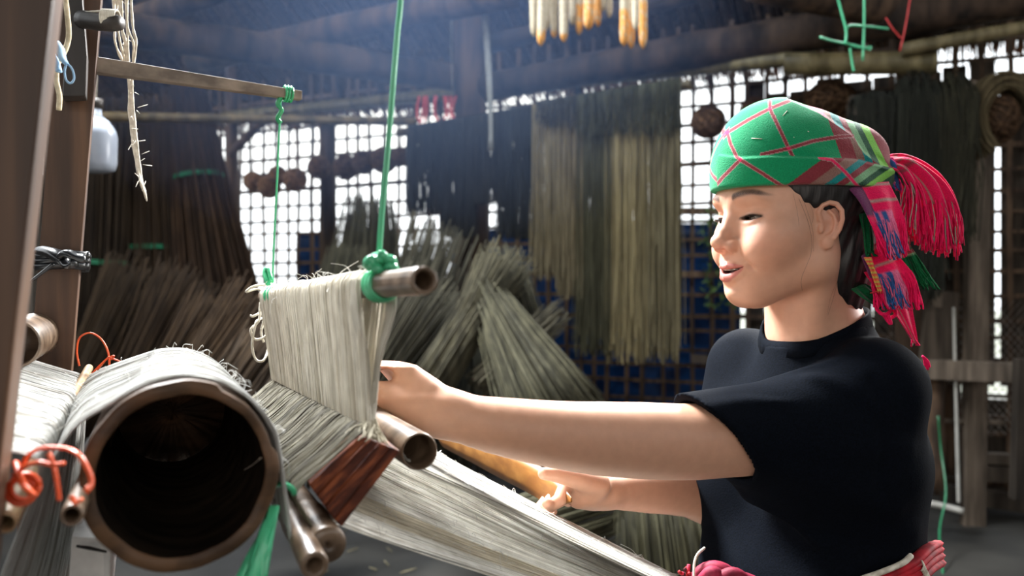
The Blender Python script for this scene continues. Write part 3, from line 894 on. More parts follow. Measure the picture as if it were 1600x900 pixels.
def thread_sheet(name, near, far, n, r, m, parent, colf=None, samples=26, jit=.0004, ns=4, u0=0.0, u1=1.0, var=.08, wild=.0):
    A = spline(near, samples); B = spline(far, samples)
    u = u0 + (u1 - u0) * (np.arange(n) + NR.uniform(.2, .8, n)) / n
    Pn = A[None] * (1 - u[:, None, None]) + B[None] * u[:, None, None]          # n,m,3
    T = np.gradient(Pn, axis=1); T /= np.linalg.norm(T, axis=2, keepdims=True)
    W_ = (B - A)[None] / np.linalg.norm((B - A), axis=1)[None, :, None]
    U = W_ - T * (W_ * T).sum(2, keepdims=True); U /= np.linalg.norm(U, axis=2, keepdims=True)
    V = np.cross(T, U)
    s_ = np.linspace(0, 1, samples)
    ph = NR.uniform(0, 6.28, (n, 1)); fr = NR.uniform(6, 24, (n, 1))
    du = NR.normal(0, jit, (n, 1)) + jit * .6 * np.sin(fr * s_ + ph)
    dv = NR.normal(0, jit, (n, 1)) + jit * .8 * np.sin(fr * .8 * s_ + ph * 2)
    if wild:
        k_ = NR.random(n) < .06
        du = du + (k_[:, None] * wild) * np.sin(s_ * 3.14 * NR.integers(1, 4, (n, 1)) + ph)
        dv = dv - (k_[:, None] * wild) * np.abs(np.sin(s_ * 3.14))
    Pn = Pn + U * du[..., None] + V * dv[..., None]
    a = np.arange(ns) * 2 * math.pi / ns
    rr = r * NR.uniform(.75, 1.25, (n, 1, 1, 1)) * (1 + .12 * np.sin(fr * 3 * s_ + ph))[:, :, None, None]
    v = Pn[:, :, None, :] + rr * (np.cos(a)[None, None, :, None] * U[:, :, None, :] + np.sin(a)[None, None, :, None] * V[:, :, None, :])
    v = v.reshape(-1, 3)
    i, j, q = np.meshgrid(np.arange(n), np.arange(samples - 1), np.arange(ns), indexing='ij')
    b = (i * samples + j) * ns
    f = np.stack([b + q, b + (q + 1) % ns, b + ns + (q + 1) % ns, b + ns + q], -1).reshape(-1, 4)
    base = np.array([colf(x) if colf else (1, 1, 1) for x in u])
    c = base[:, None, :] * (1 + var * NR.normal(0, 1, (n, 1, 1))) * (1 + .07 * NR.normal(0, 1, (n, samples, 1)))
    c = np.clip(c, .02, 1.3)[:, :, None, :].repeat(ns, 2).reshape(-1, 3)
    o = mesh_obj(name, v, f, M[m], parent, c)
    return tag(o, kind='stuff'), A, B

def fibres(name, A, B, n, m, parent, L_=.02, r=.00022, up=.003, col=(.7, .7, .68)):
    mb = MB()
    for _ in range(n):
        u = RND.random(); k_ = RND.randrange(2, len(A) - 2)
        p_ = A[k_] * (1 - u) + B[k_] * u
        t = (A[k_ + 1] - A[k_]); t = t / np.linalg.norm(t); w_ = (B[k_] - A[k_]); w_ /= np.linalg.norm(w_)
        nn = np.cross(t, w_)
        if nn[2] < 0: nn = -nn
        q = t * RND.uniform(-1, 1) + w_ * RND.uniform(-1, 1); q /= np.linalg.norm(q)
        l_ = L_ * RND.uniform(.3, 1.2)
        mb.tube(spline([p_, p_ + q * l_ * .4 + nn * up * RND.uniform(.5, 1.5), p_ + q * l_ * .8 + t * l_ * RND.uniform(-.3, .3) + nn * up], 6), r, 3, False, col)
    return tag(mb.build(name, M[m], parent), kind='stuff')

loom = empty('loom', P(100, 900, 1.0), 'wooden backstrap loom frame with hemp warp, rollers and bamboo rods', 'loom')

def prism(name, q, ext, m, parent, bev=.0015, c=None):
    """four sided piece: end face q (4 points) pushed along ext"""
    q = [np.asarray(x, float) for x in q]
    v = q + [x + (ext[i] if np.ndim(ext) == 2 else ext) for i, x in enumerate(q)]
    o = mesh_obj(name, v, [(0, 1, 2, 3), (7, 6, 5, 4), (0, 4, 5, 1), (1, 5, 6, 2), (2, 6, 7, 3), (3, 7, 4, 0)], M[m], parent,
                 None if c is None else np.full((8, 3), c), smooth=False)
    md = o.modifiers.new('edge', 'BEVEL'); md.width = bev; md.segments = 2
    return o
def beamq(name, top, bot, wl, ww, m, parent, bev=.002):
    """upright piece: top and bottom are the places of its front right edge; wl to the left, ww deep"""
    t = np.asarray(top); b = np.asarray(bot)
    q = [b, b - lv * wl, b - lv * wl + wv * ww, b + wv * ww]
    return prism(name, q, np.array([t - b] * 4), m, parent, bev)
# the two posts
top = P(84, 0, .53); bot = P(-13, 858, .51)
dirp = (top - bot); 
beamq('post', top + dirp * .35, bot - dirp * .12, .085, .05, 'post_wood', loom, .0025)
top = P(158, 0, 1.04); bot = P(112, 571, 1.04); dirp = top - bot
beamq('post', top + dirp * .9, bot - dirp * 1.35, .043, .035, 'post_wood', loom, .001)
# dark tapered board, peg, arm
q = [P(129, -60, 1.0), P(129, 0, 1.0), P(136, 87, 1.0), P(134, 150, 1.0), P(97, 151, 1.0), P(104, 60, 1.0), P(106, -60, 1.0)]
mb = MB(); ext = wv * .03
v = q + [x + ext for x in q]
mb.add(v, [tuple(range(7)), tuple(range(13, 6, -1))] + [(i, i + 7, (i + 1) % 7 + 7, (i + 1) % 7) for i in range(7)])
o = mb.build('side_board', M['dark_board'], loom, smooth=False, col=False)
md = o.modifiers.new('edge', 'BEVEL'); md.width = .0015; md.segments = 2
pg = MB(); pg.tube(spline([P(128, 30, 1.0), P(160, 35, .98), P(187, 36, .97)], 8), [.010, .010, .0095, .0095, .009, .009, .009, .008], 14)
pg = pg.build('peg', M['dark_board'], loom, col=False)
mb = MB()
for k in range(9):
    t = k / 8
    c = P(162 + 21 * t, 28 + 1 * t, .975)
    a = np.linspace(0, 6.3, 14)
    mb.tube(c + .0088 * (np.cos(a)[:, None] * ZUP + np.sin(a)[:, None] * np.array([0, 1, 0])), .0013, 5, False)
mb.tube([P(133, 19, .99), P(165, 17, .975)], .0012, 5, True)
mb.build('peg_thread', M['rope'], pg)
arm0, arm1 = P(132, 100, 1.06), P(470, 150, 1.2)
ax = (arm1 - arm0) / np.linalg.norm(arm1 - arm0)
up_ = ZUP - ax * ax[2]; up_ /= np.linalg.norm(up_); sd = np.cross(ax, up_)
def qd(c, h, w_): return [c + up_ * h - sd * w_, c + up_ * h + sd * w_, c - up_ * h + sd * w_, c - up_ * h - sd * w_]
a4 = qd(arm0, .0095, .008); b4 = qd(arm1, .006, .006)
prism('arm', a4, np.array(b4) - np.array(a4), 'stick', loom, .001)
# frozen second arm carrying the green rope, above the frame
arm2a, arm2b = P(-40, -150, .56), P(700, -95, .70)
prism('arm', qd(arm2a, .01, .009), np.array(qd(arm2b, .008, .008)) - np.array(qd(arm2a, .01, .009)), 'stick', loom, .001)

# heddle bar and the curtain of heddle yarn
hb0, hb1 = P(664, 438, .566), P(413, 463, 1.22)
v, f = bamboo(hb0, hb1, .0092, .0088, .35, 4, 26, jit=.03)
mb = MB(); mb.add(v, f); hbar = mb.build('heddle_bar', M['rod_brown'], loom)
def on_hb(px):
    t = .3
    for _ in range(40):
        q = hb0 + (hb1 - hb0) * t
        t += (800 + q[0] / q[1] * F - px) / 250 * .5
    return hb0 + (hb1 - hb0) * t
hbd = (hb1 - hb0) / np.linalg.norm(hb1 - hb0)
hn = np.cross(hbd, ZUP); hn /= np.linalg.norm(hn)
if np.dot(hn, lv) < 0: hn = -hn
cn, cf = on_hb(585), on_hb(420)
def loop(c, bf, bb):
    R_ = .0108
    return [bf, bf * .45 + (c - hn * R_) * .55 - hn * .0, c - hn * R_ - ZUP * .004, c - hn * R_ * .75 + ZUP * R_ * .7, c + ZUP * R_ * 1.05,
            c + hn * R_ * .75 + ZUP * R_ * .7, c + hn * R_ - ZUP * .004, bb * .45 + (c + hn * R_) * .55, bb]
bn_f, bn_b = P(577, 668, .69), P(583, 664, .70)
bf_f, bf_b = P(425, 592, 1.19), P(430, 592, 1.2)
o, A, B = thread_sheet('heddle_yarn', loop(cn, bn_f, bn_b), loop(cf, bf_f, bf_b), 560, .0007, 'thread', loom,
                       lambda u: (.74, .70, .61) if math.sin(u * 47) > -.85 else (.60, .56, .47), 40, .0005, wild=.0012)
fibres('heddle_fuzz', A, B, 150, 'thread', loom, .02, .00025, .004)
# the near end of the heddle yarn twisted into thicker strands
mb = MB()
for i in range(16):
    t = i / 15
    a = on_hb(572 + 22 * t); s_ = -1 if i < 8 else 1
    b_ = bn_f * (1 - t) + bn_b * t
    mb.tube(spline([a + hn * .0105 * s_ + ZUP * .004, a + hn * .0108 * s_ - ZUP * .02 + np.array([0, 0, 0]), (a + hn * .006 * s_) * .45 + b_ * .55, b_], 14), .0014, 5, False, (.56, .53, .46))
tag(mb.build('heddle_strands', M['thread'], loom), kind='stuff')
# loops of string at the far end
mb = MB()
def LP(pts, r=.0016, n=26): mb.tube(spline([P(*q) for q in pts], n), r, 6, True)
LP([(420, 470, 1.2), (405, 452, 1.19), (385, 456, 1.18), (398, 447, 1.18), (425, 444, 1.2)])
LP([(424, 466, 1.2), (408, 470, 1.19), (405, 500, 1.18), (392, 515, 1.17), (398, 530, 1.17), (414, 526, 1.18), (419, 510, 1.2)])
LP([(417, 495, 1.2), (403, 500, 1.18), (399, 508, 1.17), (394, 540, 1.17), (400, 562, 1.17), (412, 563, 1.17), (419, 545, 1.2), (421, 520, 1.2)])
LP([(414, 470, 1.2), (412, 500, 1.2), (408, 520, 1.2), (412, 535, 1.2)])
LP([(408, 488, 1.19), (396, 494, 1.18), (391, 493, 1.18)])
LP([(440, 450, 1.2), (452, 455, 1.18), (458, 460, 1.17)])
mb.build('string_loops', M['rope'], loom)

# reed bar: brown plank whose end faces the camera
q = [P(558, 681, .672), P(605, 699, .672), P(516, 813, .662), P(476, 757, .662)]
rb = prism('beater', [x + lv * .003 for x in q], wv * .50 + lv * .045 - ZUP * .012, 'reed_wood', loom, .0012)
q2 = [P(605, 699, .673), P(621, 706, .673), P(529, 826, .663), P(516, 813, .663)]
prism('beater_rib', [x + lv * .003 + wv * .003 for x in q2], wv * .50 + lv * .045 - ZUP * .012, 'reed_wood', loom, .0012)
for k, t in enumerate((.30, .62)):
    a = q[0] * (1 - t) + q[1] * t + lv * .003 - wv * .0006; b_ = q[3] * (1 - t) + q[2] * t + lv * .003 - wv * .0006
    mb = MB(); mb.tube([a, b_], .0009, 6, True); mb.build('groove_line', M['reed_wood'], rb, col=False)

# warp between the rollers: brown sheet rising to the heddles
brown = lambda u: (.125, .112, .078) if math.sin(u * 61) > -.4 else (.075, .065, .042)
W3n = [P(578, 664, .70), P(560, 680, .675), P(515, 722, .665), P(464, 768, .655), P(474, 800, .65), P(500, 840, .65)]
W3f = [P(428, 592, 1.2), P(415, 602, 1.19), P(395, 620, 1.16), P(361, 642, 1.12), P(372, 660, 1.12), P(385, 690, 1.12)]
o, A, B = thread_sheet('warp_brown', W3n, W3f, 360, .0006, 'thread', loom, brown, 20, .0005, wild=.0012, var=.2)
mb = MB()
for i in range(90):
    t = RND.random()
    a = bn_f * (1 - t) + bn_b * t + np.array([RND.uniform(-.004, .004), 0, RND.uniform(0, .006)])
    b_ = q[0] * (1 - t) + q[1] * t + wv * RND.uniform(-.002, .03) + lv * .003 + np.array([RND.uniform(-.004, .004), 0, .0012])
    c_ = b_ + (q[3] - q[0]) * RND.uniform(.02, .12) * (1 if t < .3 else .4)
    mb.tube(spline([a, (a + b_) / 2 + NR.normal(0, .0015, 3), b_, c_], 8), .0005, 3, False, (.5, .46, .36))
tag(mb.build('loose_warp_ends', M['thread'], loom), kind='stuff')
# big hollow roller
C0, C1 = P(285, 744, .60), P(268, 637, .96)
RT = .0635
axr = (C1 - C0) / np.linalg.norm(C1 - C0)
lh = np.cross(ZUP, axr); lh = -lh if lh[0] < 0 else lh; lh /= np.linalg.norm(lh)
zz = np.cross(axr, lh); zz = -zz if zz[2] < 0 else zz
n_ = 72
prof = [(.36, .010), (.36, RT - .011), (.03, RT - .0098), (.001, RT - .0095), (0, RT - .0088), (0, RT - .0005), (.001, RT), (.36, RT), (.36, .010)]
v = []
for t, r_ in prof:
    for i in range(n_):
        a = i / n_ * 6.28318
        notch = 0.0
        rr = r_ * (1 + .012 * math.sin(a * 2 + .6) + .004 * math.sin(a * 9) + .003 * math.sin(a * 17 + 1))
        # step in the rim near the top right where the bark is split
        if 0.35 < a < 1.35 and r_ > RT - .004 and t < .003: rr -= .0028
        dt = .002 * math.sin(a * 7) * (t < .01)
        v.append(C0 + axr * (t + dt) + rr * (math.sin(a) * lh + math.cos(a) * zz))
f = [(j * n_ + i, j * n_ + (i + 1) % n_, (j + 1) * n_ + (i + 1) % n_, (j + 1) * n_ + i) for j in range(len(prof) - 1) for i in range(n_)]
nin = 4 * n_
rol = mesh_obj('roller', v[3 * n_:], [tuple(i - 3 * n_ for i in x) for x in f if min(x) >= 3 * n_] + [tuple(range(5 * n_, 6 * n_))], M['roller'], loom)
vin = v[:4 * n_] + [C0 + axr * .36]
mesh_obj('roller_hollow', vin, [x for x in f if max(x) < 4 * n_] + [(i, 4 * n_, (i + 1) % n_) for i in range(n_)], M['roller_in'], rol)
mb = MB(); mb.tube(spline([C0 + axr * .004 + lh * (RT - .0105) * .97 + zz * .008, C0 + axr * .05 + lh * (RT - .0105) * .95 - zz * .005, C0 + axr * .11 + lh * (RT - .0105) * .93 - zz * .02], 8), .0004, 4)
mb.build('split', M['post_edge'], loom, col=False)
# white warp: over the left rod, up and over the roller
def arc(c, r_, a0, a1, k):
    return [c + r_ * (math.sin(a) * lh + math.cos(a) * zz) for a in np.radians(np.linspace(a0, a1, k))]
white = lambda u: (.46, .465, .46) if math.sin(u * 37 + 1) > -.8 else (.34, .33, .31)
W2n = [P(82, 722, .615), P(120, 665, .612)] + arc(C0 + axr * .012, RT + .0022, -42, 78, 9) + [P(455, 850, .64)]
W2f = [P(133, 589, 1.0), P(165, 574, .99)] + arc(C0 + axr * .35, RT + .0022, -20, 86, 9) + [P(385, 700, 1.1)]
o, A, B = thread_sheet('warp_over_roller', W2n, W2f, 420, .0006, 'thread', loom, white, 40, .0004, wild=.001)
fibres('warp_fuzz', A, B, 90, 'thread', loom, .02, .00025, .006)
W1n = [P(-160, 680, .50), P(-40, 696, .53), P(30, 706, .56), P(60, 722, .57), P(54, 770, .60), P(20, 860, .62), P(-20, 960, .64)]
W1f = [P(-120, 505, .93), P(30, 556, .985), P(100, 578, 1.0), P(127, 588, 1.0), P(133, 612, 1.0), P(130, 690, .98), P(118, 820, .96), P(100, 930, .94)]
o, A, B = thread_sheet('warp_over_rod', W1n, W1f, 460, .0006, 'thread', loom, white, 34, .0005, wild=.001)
fibres('rod_fuzz', A, B, 60, 'thread', loom, .02, .00025, .004)
# rods under and over the warp
def rod(name, a, b, r0, r1, m, nodes=3, wall=.35):
    v, f = bamboo(a, b, r0, r1, wall, nodes, 24)
    mb = MB(); mb.add(v, f)
    return mb.build(name, M[m], loom)
rod('warp_rod', P(8, 818, .545), P(139, 575, 1.03), .0066, .0046, 'rod_light', 4)
rod('warp_rod', P(112, 806, .53), P(185, 640, .98), .0066, .0055, 'rod_brown', 3)
rod('warp_rod', P(492, 884, .60), P(398, 688, .92), .0096, .0085, 'rod_brown', 2, .45)
rod('warp_rod', P(513, 852, .64), P(370, 655, 1.12), .0135, .0125, 'rod_brown', 3, .93)
rod('shed_rod', P(656, 706, .735), P(656, 706, .735) + wv * .52 + ZUP * .004, .0158, .0150, 'rod_brown', 2, .14)
rod('bamboo_half', P(22, 538, .86), P(22, 538, .86) + wv * .3, .0235, .0235, 'rod_brown', 1, .12)

# warp running on to the weaver, two layers with the shed between
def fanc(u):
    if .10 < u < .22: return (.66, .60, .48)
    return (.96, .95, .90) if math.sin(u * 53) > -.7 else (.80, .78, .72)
W4n = [P(515, 812, .69), P(640, 856, .75), P(860, 925, .87), P(1235, 1035, 1.02)]
W4f = [P(455, 596, 1.17), P(680, 714, 1.14), P(900, 828, 1.12), P(1262, 1012, 1.12)]
o, A, B = thread_sheet('warp_lower_layer', W4n, W4f, 620, .0006, 'thread', loom, fanc, 22, .0006, wild=.0018, var=.09)
fibres('warp_fuzz', A, B, 200, 'thread', loom, .025, .00025, .006)
W5n = [P(640, 722, .76), P(662, 734, .77), P(850, 822, .87), P(1240, 1010, 1.0)]
W5f = [P(470, 585, 1.15), P(684, 708, 1.13), P(905, 824, 1.1), P(1262, 1005, 1.10)]
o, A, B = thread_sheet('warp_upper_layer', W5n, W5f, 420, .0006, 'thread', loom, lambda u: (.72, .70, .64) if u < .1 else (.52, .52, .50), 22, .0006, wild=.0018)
fibres('warp_fuzz', A, B, 120, 'thread', loom, .025, .00025, .006)
# sword shaped wooden beater held in the far hand
q0 = P(893, 781, 1.045)
sh0 = spline([q0, q0 + wv * .06 + ZUP * .002, q0 + wv * .16 + ZUP * .004, q0 + wv * .32 + ZUP * .004, q0 + wv * .46 + ZUP * .002, q0 + wv * .52], 26)
hw = np.interp(np.linspace(0, 1, 26), [0, .08, .25, .5, .85, 1], [.003, .012, .021, .023, .019, .004])
# the blade's flat leans towards the camera
bx = lv * .62 + ZUP * -.25; bx = np.array([.30, -.62, -.55]); bx = bx - wv * np.dot(bx, wv) / np.dot(wv, wv); bx /= np.linalg.norm(bx)
bn = np.cross(wv, bx); bn /= np.linalg.norm(bn)
if bn[2] < 0: bn = -bn
v = []
for i in range(26):
    h = hw[i]; c = sh0[i]
    for (a, b_) in ((-1, .0), (-.6, .0032), (.0, .0045), (.6, .004), (.95, .001), (1.0, -.003), (.5, -.005), (-.5, -.004)):
        v.append(c + bx * h * a + bn * b_ * min(1, h / .012))
f = [(i * 8 + j, i * 8 + (j + 1) % 8, (i + 1) * 8 + (j + 1) % 8, (i + 1) * 8 + j) for i in range(25) for j in range(8)]
f += [tuple(range(8)), tuple(range(207, 199, -1))]
sword = mesh_obj('weaving_sword', v, f, M['shuttle'])
tag(sword, 'orange brown wooden weaving sword held in the far hand under the forearm', 'weaving sword')
c = sh0[16]
mb = MB(); a = np.linspace(0, 3.4, 10); 
mb.tube(spline([c - bx * .030 + bn * .006, c - bx * .006 + bn * .0075, c + bx * .012 + bn * .005], 8), .0012, 5); mb.build('thread_wrap', M['rope'], sword)

# strings and cords on the loom
cord('green_rope', [P(632, -120, .68), P(626, 0, .675), P(620, 60, .672), P(607, 220, .67), P(597, 330, .668), P(592, 405, .666)], .0031, 'green_cord',
     'thick green plastic rope from above down to the near end of the heddle bar', 'rope', 30, (1, 1, 1), None, .7)
e = empty('green_knot', P(596, 415, .665), 'big green plastic knot wound round the bamboo heddle bar', 'knot')
kc = on_hb(594)
hU = np.cross(hbd, ZUP); hU /= np.linalg.norm(hU)
for k in range(4):
    cc = kc - hbd * (.012 - .005 * k)
    a = np.linspace(0, 6.5, 22); R_ = .0108 + .001 * (k % 2)
    mb = MB(); mb.tube(cc + R_ * (np.cos(a)[:, None] * hU + np.sin(a)[:, None] * ZUP) + hbd * (.003 * np.sin(a))[:, None], .0021, 6, True, (.8, .95, .85)); mb.build('winding', M['green_cord'], e)
for k, (x0, y0, x1, y1, x2, y2) in enumerate([(592, 400, 577, 407, 570, 415), (592, 402, 598, 398, 604, 412), (596, 408, 610, 405, 618, 412), (585, 412, 590, 420, 600, 425), (575, 420, 590, 405, 600, 415), (600, 420, 612, 416, 622, 424), (588, 398, 582, 410, 588, 425)]):
    mb = MB(); mb.tube(spline([P(x0, y0, .655), P(x1, y1, .645), P(x2, y2, .655)], 10), [.0022, .003, .0034, .0036, .0036, .0034, .0034, .003, .0026, .002], 7, True, (.95, 1, .95)); mb.build('strand', M['green_cord'], e)
cord('hanging_cord', [P(439, 140, 1.2), P(437, 190, 1.2), P(432, 300, 1.21), P(427, 400, 1.21), P(426, 455, 1.21)], .0014, 'green_cord',
     'thin green cord from the wooden arm tip to the far end of the heddle bar', 'cord', 24, (.7, .85, .75))
e = empty('green_knot', P(438, 160, 1.19), 'small green knot tied round the tip of the wooden arm', 'knot')
mb = MB()
for k in range(3):
    a = np.linspace(0, 6.5, 18); c = arm1 - ax * (.022 - .004 * k)
    mb.tube(c + .0098 * (np.cos(a)[:, None] * up_ + np.sin(a)[:, None] * sd), .0018, 5, True, (.5, .8, .65))
mb.build('winding', M['green_cord'], e)
mb = MB(); mb.tube(spline([P(440, 150, 1.185), P(434, 162, 1.185), P(440, 172, 1.185), P(434, 184, 1.19), P(438, 192, 1.19)], 16), .0032, 6, True, (.4, .7, .55)); mb.build('strand', M['green_cord'], e)
e = empty('green_knot', P(425, 450, 1.19), 'green knot holding the far end of the heddle bar', 'knot')
mb = MB()
for k in range(3):
    a = np.linspace(0, 6.5, 18); c = on_hb(428 + 3 * k)
    mb.tube(c + .0112 * (np.cos(a)[:, None] * hU + np.sin(a)[:, None] * ZUP), .0024, 5, True, (.55, .85, .7))
mb.build('winding', M['green_cord'], e)
mb = MB(); mb.tube(spline([P(426, 452, 1.17), P(417, 440, 1.17), P(414, 424, 1.18), P(419, 421, 1.18), P(424, 440, 1.17)], 14), .0034, 6, True, (.5, .85, .7)); mb.build('strand', M['green_cord'], e)
cord('green_band', [P(428, 762, .66) + np.array([0, 0, 0]), P(434, 757, .655), P(446, 758, .65), P(456, 764, .65), P(460, 772, .655)], .0022, 'green_cord',
     'green plastic band round the bamboo rod beside the big roller', 'band', 14)
e = empty('green_plastic', P(400, 890, .60), 'crumpled shiny green plastic strip below the big roller', 'plastic strip')
for k in range(7):
    a = P(428 - 1.5 * k, 790 + 5 * k, .63); b_ = P(418 - 5 * k + RND.uniform(-6, 6), 845 + 4 * k, .62 + RND.uniform(-.006, .006)); c = P(410 - 7 * k + RND.uniform(-5, 5), 905 + 3 * k, .61)
    mb = MB(); mb.tube(spline([a, b_, c], 14), .0045, 7, True, (1.1, 1.2, 1.15), .18); mb.build('strand', M['green_cord'], e)
def ocord(lb, lists, r=.0016, flat=1.0):
    e = empty('orange_string', P(*lists[0][0]), lb, 'string')
    for l_ in lists:
        mb = MB(); mb.tube(spline([P(*q) for q in l_], 24), r, 6, True, None, flat); mb.build('strand', M['orange_cord'], e, col=False)
ocord('orange plastic string looped on the near ends of the two bamboo rods', [
    [(30, 740, .54), (44, 712, .54), (66, 700, .54), (100, 700, .54), (122, 710, .53), (138, 735, .53), (143, 755, .53), (134, 768, .525)],
    [(22, 742, .545), (40, 728, .535), (62, 722, .53), (80, 726, .53), (100, 724, .53)],
    [(76, 708, .53), (84, 728, .53), (89, 752, .53), (93, 782, .53)],
    [(24, 722, .55), (30, 740, .535), (36, 756, .535), (50, 772, .53)],
    [(36, 760, .53), (46, 768, .53), (56, 774, .53)],
    [(112, 775, .522), (118, 786, .52), (128, 780, .52)]], .0021, .6)
mb = MB()
for k in range(2):
    c = P(33 + 6 * k, 768 - 7 * k, .55)
    a = np.linspace(0, 6.4, 16)
    mb.tube(c + .0078 * (np.cos(a)[:, None] * lv + np.sin(a)[:, None] * ZUP), .0019, 6)
tag(mb.build('orange_winding', M['orange_cord'], col=False), 'orange string wound tightly round the leftmost light bamboo rod', 'string')
ocord('orange plastic string tied in a loop behind the roller by the second post', [
    [(124, 572, 1.0), (120, 550, 1.0), (124, 528, 1.0), (140, 520, 1.0), (155, 527, 1.0), (165, 540, 1.0), (170, 556, 1.0), (171, 576, 1.0)],
    [(171, 557, .99), (155, 572, .99), (144, 584, .99)], [(170, 558, .99), (183, 563, .99), (196, 568, .99), (208, 564, .99)],
    [(171, 557, .985), (162, 566, .985), (152, 578, .985)], [(172, 558, .985), (178, 556, .985), (174, 562, .985)]], .0016, .6)
# white rope hank hanging from the top, behind the arm
e = empty('white_rope', P(226, 318, 1.1), 'frayed white rope hanging from above over the wooden arm', 'rope')
for k in range(7):
    x = 176 + 4.6 * k
    pts = [P(x, -30, 1.1), P(x + 2 + RND.uniform(-3, 3), 40, 1.1), P(184 + 4.2 * k + RND.uniform(-4, 4), 70, 1.1), P(198 + 1.3 * k + RND.uniform(-2, 2), 120, 1.13), P(203 + 1.3 * k + RND.uniform(-2, 2), 180, 1.13), P(207 + 1.2 * k + RND.uniform(-2, 2), 225, 1.12), P(214 + 1.1 * k, 262 + 2 * k, 1.12), P(221 + 1.4 * k, 290 + 4 * k, 1.11)]
    mb = MB(); mb.tube(spline(pts, 34), .0014 * (1 + .2 * NR.normal(0, 1, 34)).clip(.5, 1.5), 6, True, (1, 1, 1)); mb.build('strand', M['rope'], e)
mb = MB()
for k in range(30):
    y = RND.uniform(0, 300); x = np.interp(y, [0, 85, 120, 225, 300], [190, 198, 204, 212, 224])
    a = P(x + RND.uniform(-8, 8), y, 1.1)
    mb.tube([a, a + NR.normal(0, .006, 3)], .0004, 3)
tag(mb.build('loose_fibres', M['rope'], e), kind='stuff')
cord('tan_rope', [P(100, -20, .9), P(106, 30, .9), P(107, 60, .9), P(100, 82, .9), P(90, 100, .9), P(88, 125, .9), P(93, 150, .9), P(92, 172, .9)], .0026, 'rope',
     'tan rope end hanging between the two loom posts', 'rope', 26, (.85, .76, .6))
e = empty('blue_cloth_strip', P(110, 128, .86), 'pale blue cloth strip knotted into a loop behind the near post', 'cloth strip')
mb = MB(); mb.tube(spline([P(88, 66, .86), P(94, 78, .86), P(98, 92, .86), P(104, 100, .86)], 12), [.0055, .006, .0065, .007, .007, .0065, .006, .006, .0055, .005, .0045, .004], 8, True, None, .5); mb.build('strip', M['blue_cloth'], e, col=False)
mb = MB(); mb.tube(spline([P(104, 98, .86), P(101, 112, .86), P(104, 126, .86), P(111, 130, .86), P(116, 122, .86), P(113, 108, .86), P(106, 100, .86)], 20), .001, 5); mb.build('loop', M['blue_cloth'], e, col=False)
mb = MB(); mb.tube(spline([P(82, 84, .86), P(88, 98, .86), P(92, 112, .86)], 8), .005, 8, True, None, .5); mb.build('strip', M['blue_cloth'], e, col=False)
# black rubber strip wound round the second post
e = empty('rubber_strip', P(100, 420, 1.0), 'black rubber strip wound and knotted round the second loom post', 'rubber strip')
for k in range(3):
    c = (P(125 - k, 400 + 8 * k, 1.03) + P(70 - k, 400 + 8 * k, 1.03)) / 2 + wv * .018
    mb = MB()
    pts = [c + lv * .028 * sx * .9 + wv * .024 * sy for sx, sy in ((1, -1), (1.0, 1), (-1, 1), (-1, -1), (1, -1.02))]
    pp = []
    for i in range(4): pp += [pts[i] * (1 - t) + pts[i + 1] * t for t in (0, .33, .66)]
    pp.append(pts[4])
    mb.tube(np.array(pp) + ZUP * (.002 * np.sin(np.arange(13) * 1.3))[:, None], .0042, 6, True, None, 1.2); mb.build('winding', M['rubber'], e, col=False)
for pts, r_ in (([(66, 392, .99), (84, 396, .975), (96, 404, .97), (104, 412, .97)], [.010, .011, .010, .008]), ([(95, 402, .965), (106, 396, .96), (118, 402, .96), (131, 404, .965)], [.006, .009, .008, .0085]),
                ([(98, 408, .965), (106, 416, .96), (116, 412, .955), (112, 400, .96)], [.005, .006, .006, .004]), ([(84, 412, .98), (66, 426, .975), (48, 440, .97)], [.004, .0035, .003])):
    n_ = 12
    mb = MB(); mb.tube(spline([P(*q) for q in pts], n_), np.interp(np.linspace(0, 1, n_), np.linspace(0, 1, len(r_)), r_), 8, True, None, .55); mb.build('strap', M['rubber'], e, col=False)
# white plastic jug hanging behind
e = empty('plastic_jug', P(158, 268, 2.3), 'translucent white plastic jug hanging behind the second loom post', 'jug')
c = P(150, 225, 2.3); prof = [(.0, -.072), (.030, -.072), (.046, -.066), (.050, -.05), (.051, 0.02), (.047, .035), (.030, .06), (.014, .072), (.013, .10), (.0, .10)]
v = []; n_ = 28
for r_, z_ in prof: v += [c + [r_ * math.cos(i / n_ * 6.2832), r_ * math.sin(i / n_ * 6.2832), z_] for i in range(n_)]
f = [(j * n_ + i, j * n_ + (i + 1) % n_, (j + 1) * n_ + (i + 1) % n_, (j + 1) * n_ + i) for j in range(len(prof) - 1) for i in range(n_)]
mesh_obj('bottle_body', v, f, M['jug'], e)
mb = MB(); mb.tube([c + [0, 0, .09], c + [0, 0, .115]], .017, 16); mb.build('cap', M['dark_board'], e, col=False)
mb = MB(); mb.tube([c + [0, 0, .11], P(152, 60, 2.4), P(152, -40, 2.4)], .002, 4); mb.build('string', M['rope'], e)
# pale bench end at the lower left
mb = MB()
qa = P(116, 838, .74)
v = [P(112, 838, .74), P(164, 840, .74), P(173, 858, .73), P(168, 1010, .73), P(100, 1010, .73)]
v2 = [x + wv * .28 + ZUP * .0 for x in v]
mb.add(v + v2, [(0, 1, 2, 3, 4), (9, 8, 7, 6, 5), (0, 5, 6, 1), (1, 6, 7, 2), (2, 7, 8, 3), (3, 8, 9, 4), (4, 9, 5, 0)])
o = mb.build('painted_block', M['white_block'], smooth=False, col=False)
tag(o, 'block with chipped white paint below the roller at the lower left', 'block')
mb = MB(); mb.tube([P(120, 853, .728), P(140, 856, .727), P(166, 862, .722)], [.0012, .0018, .001], 5); mb.build('paint_crack', M['dark_board'], o, col=False)
md = o.modifiers.new('edge', 'BEVEL'); md.width = .0015; md.segments = 2
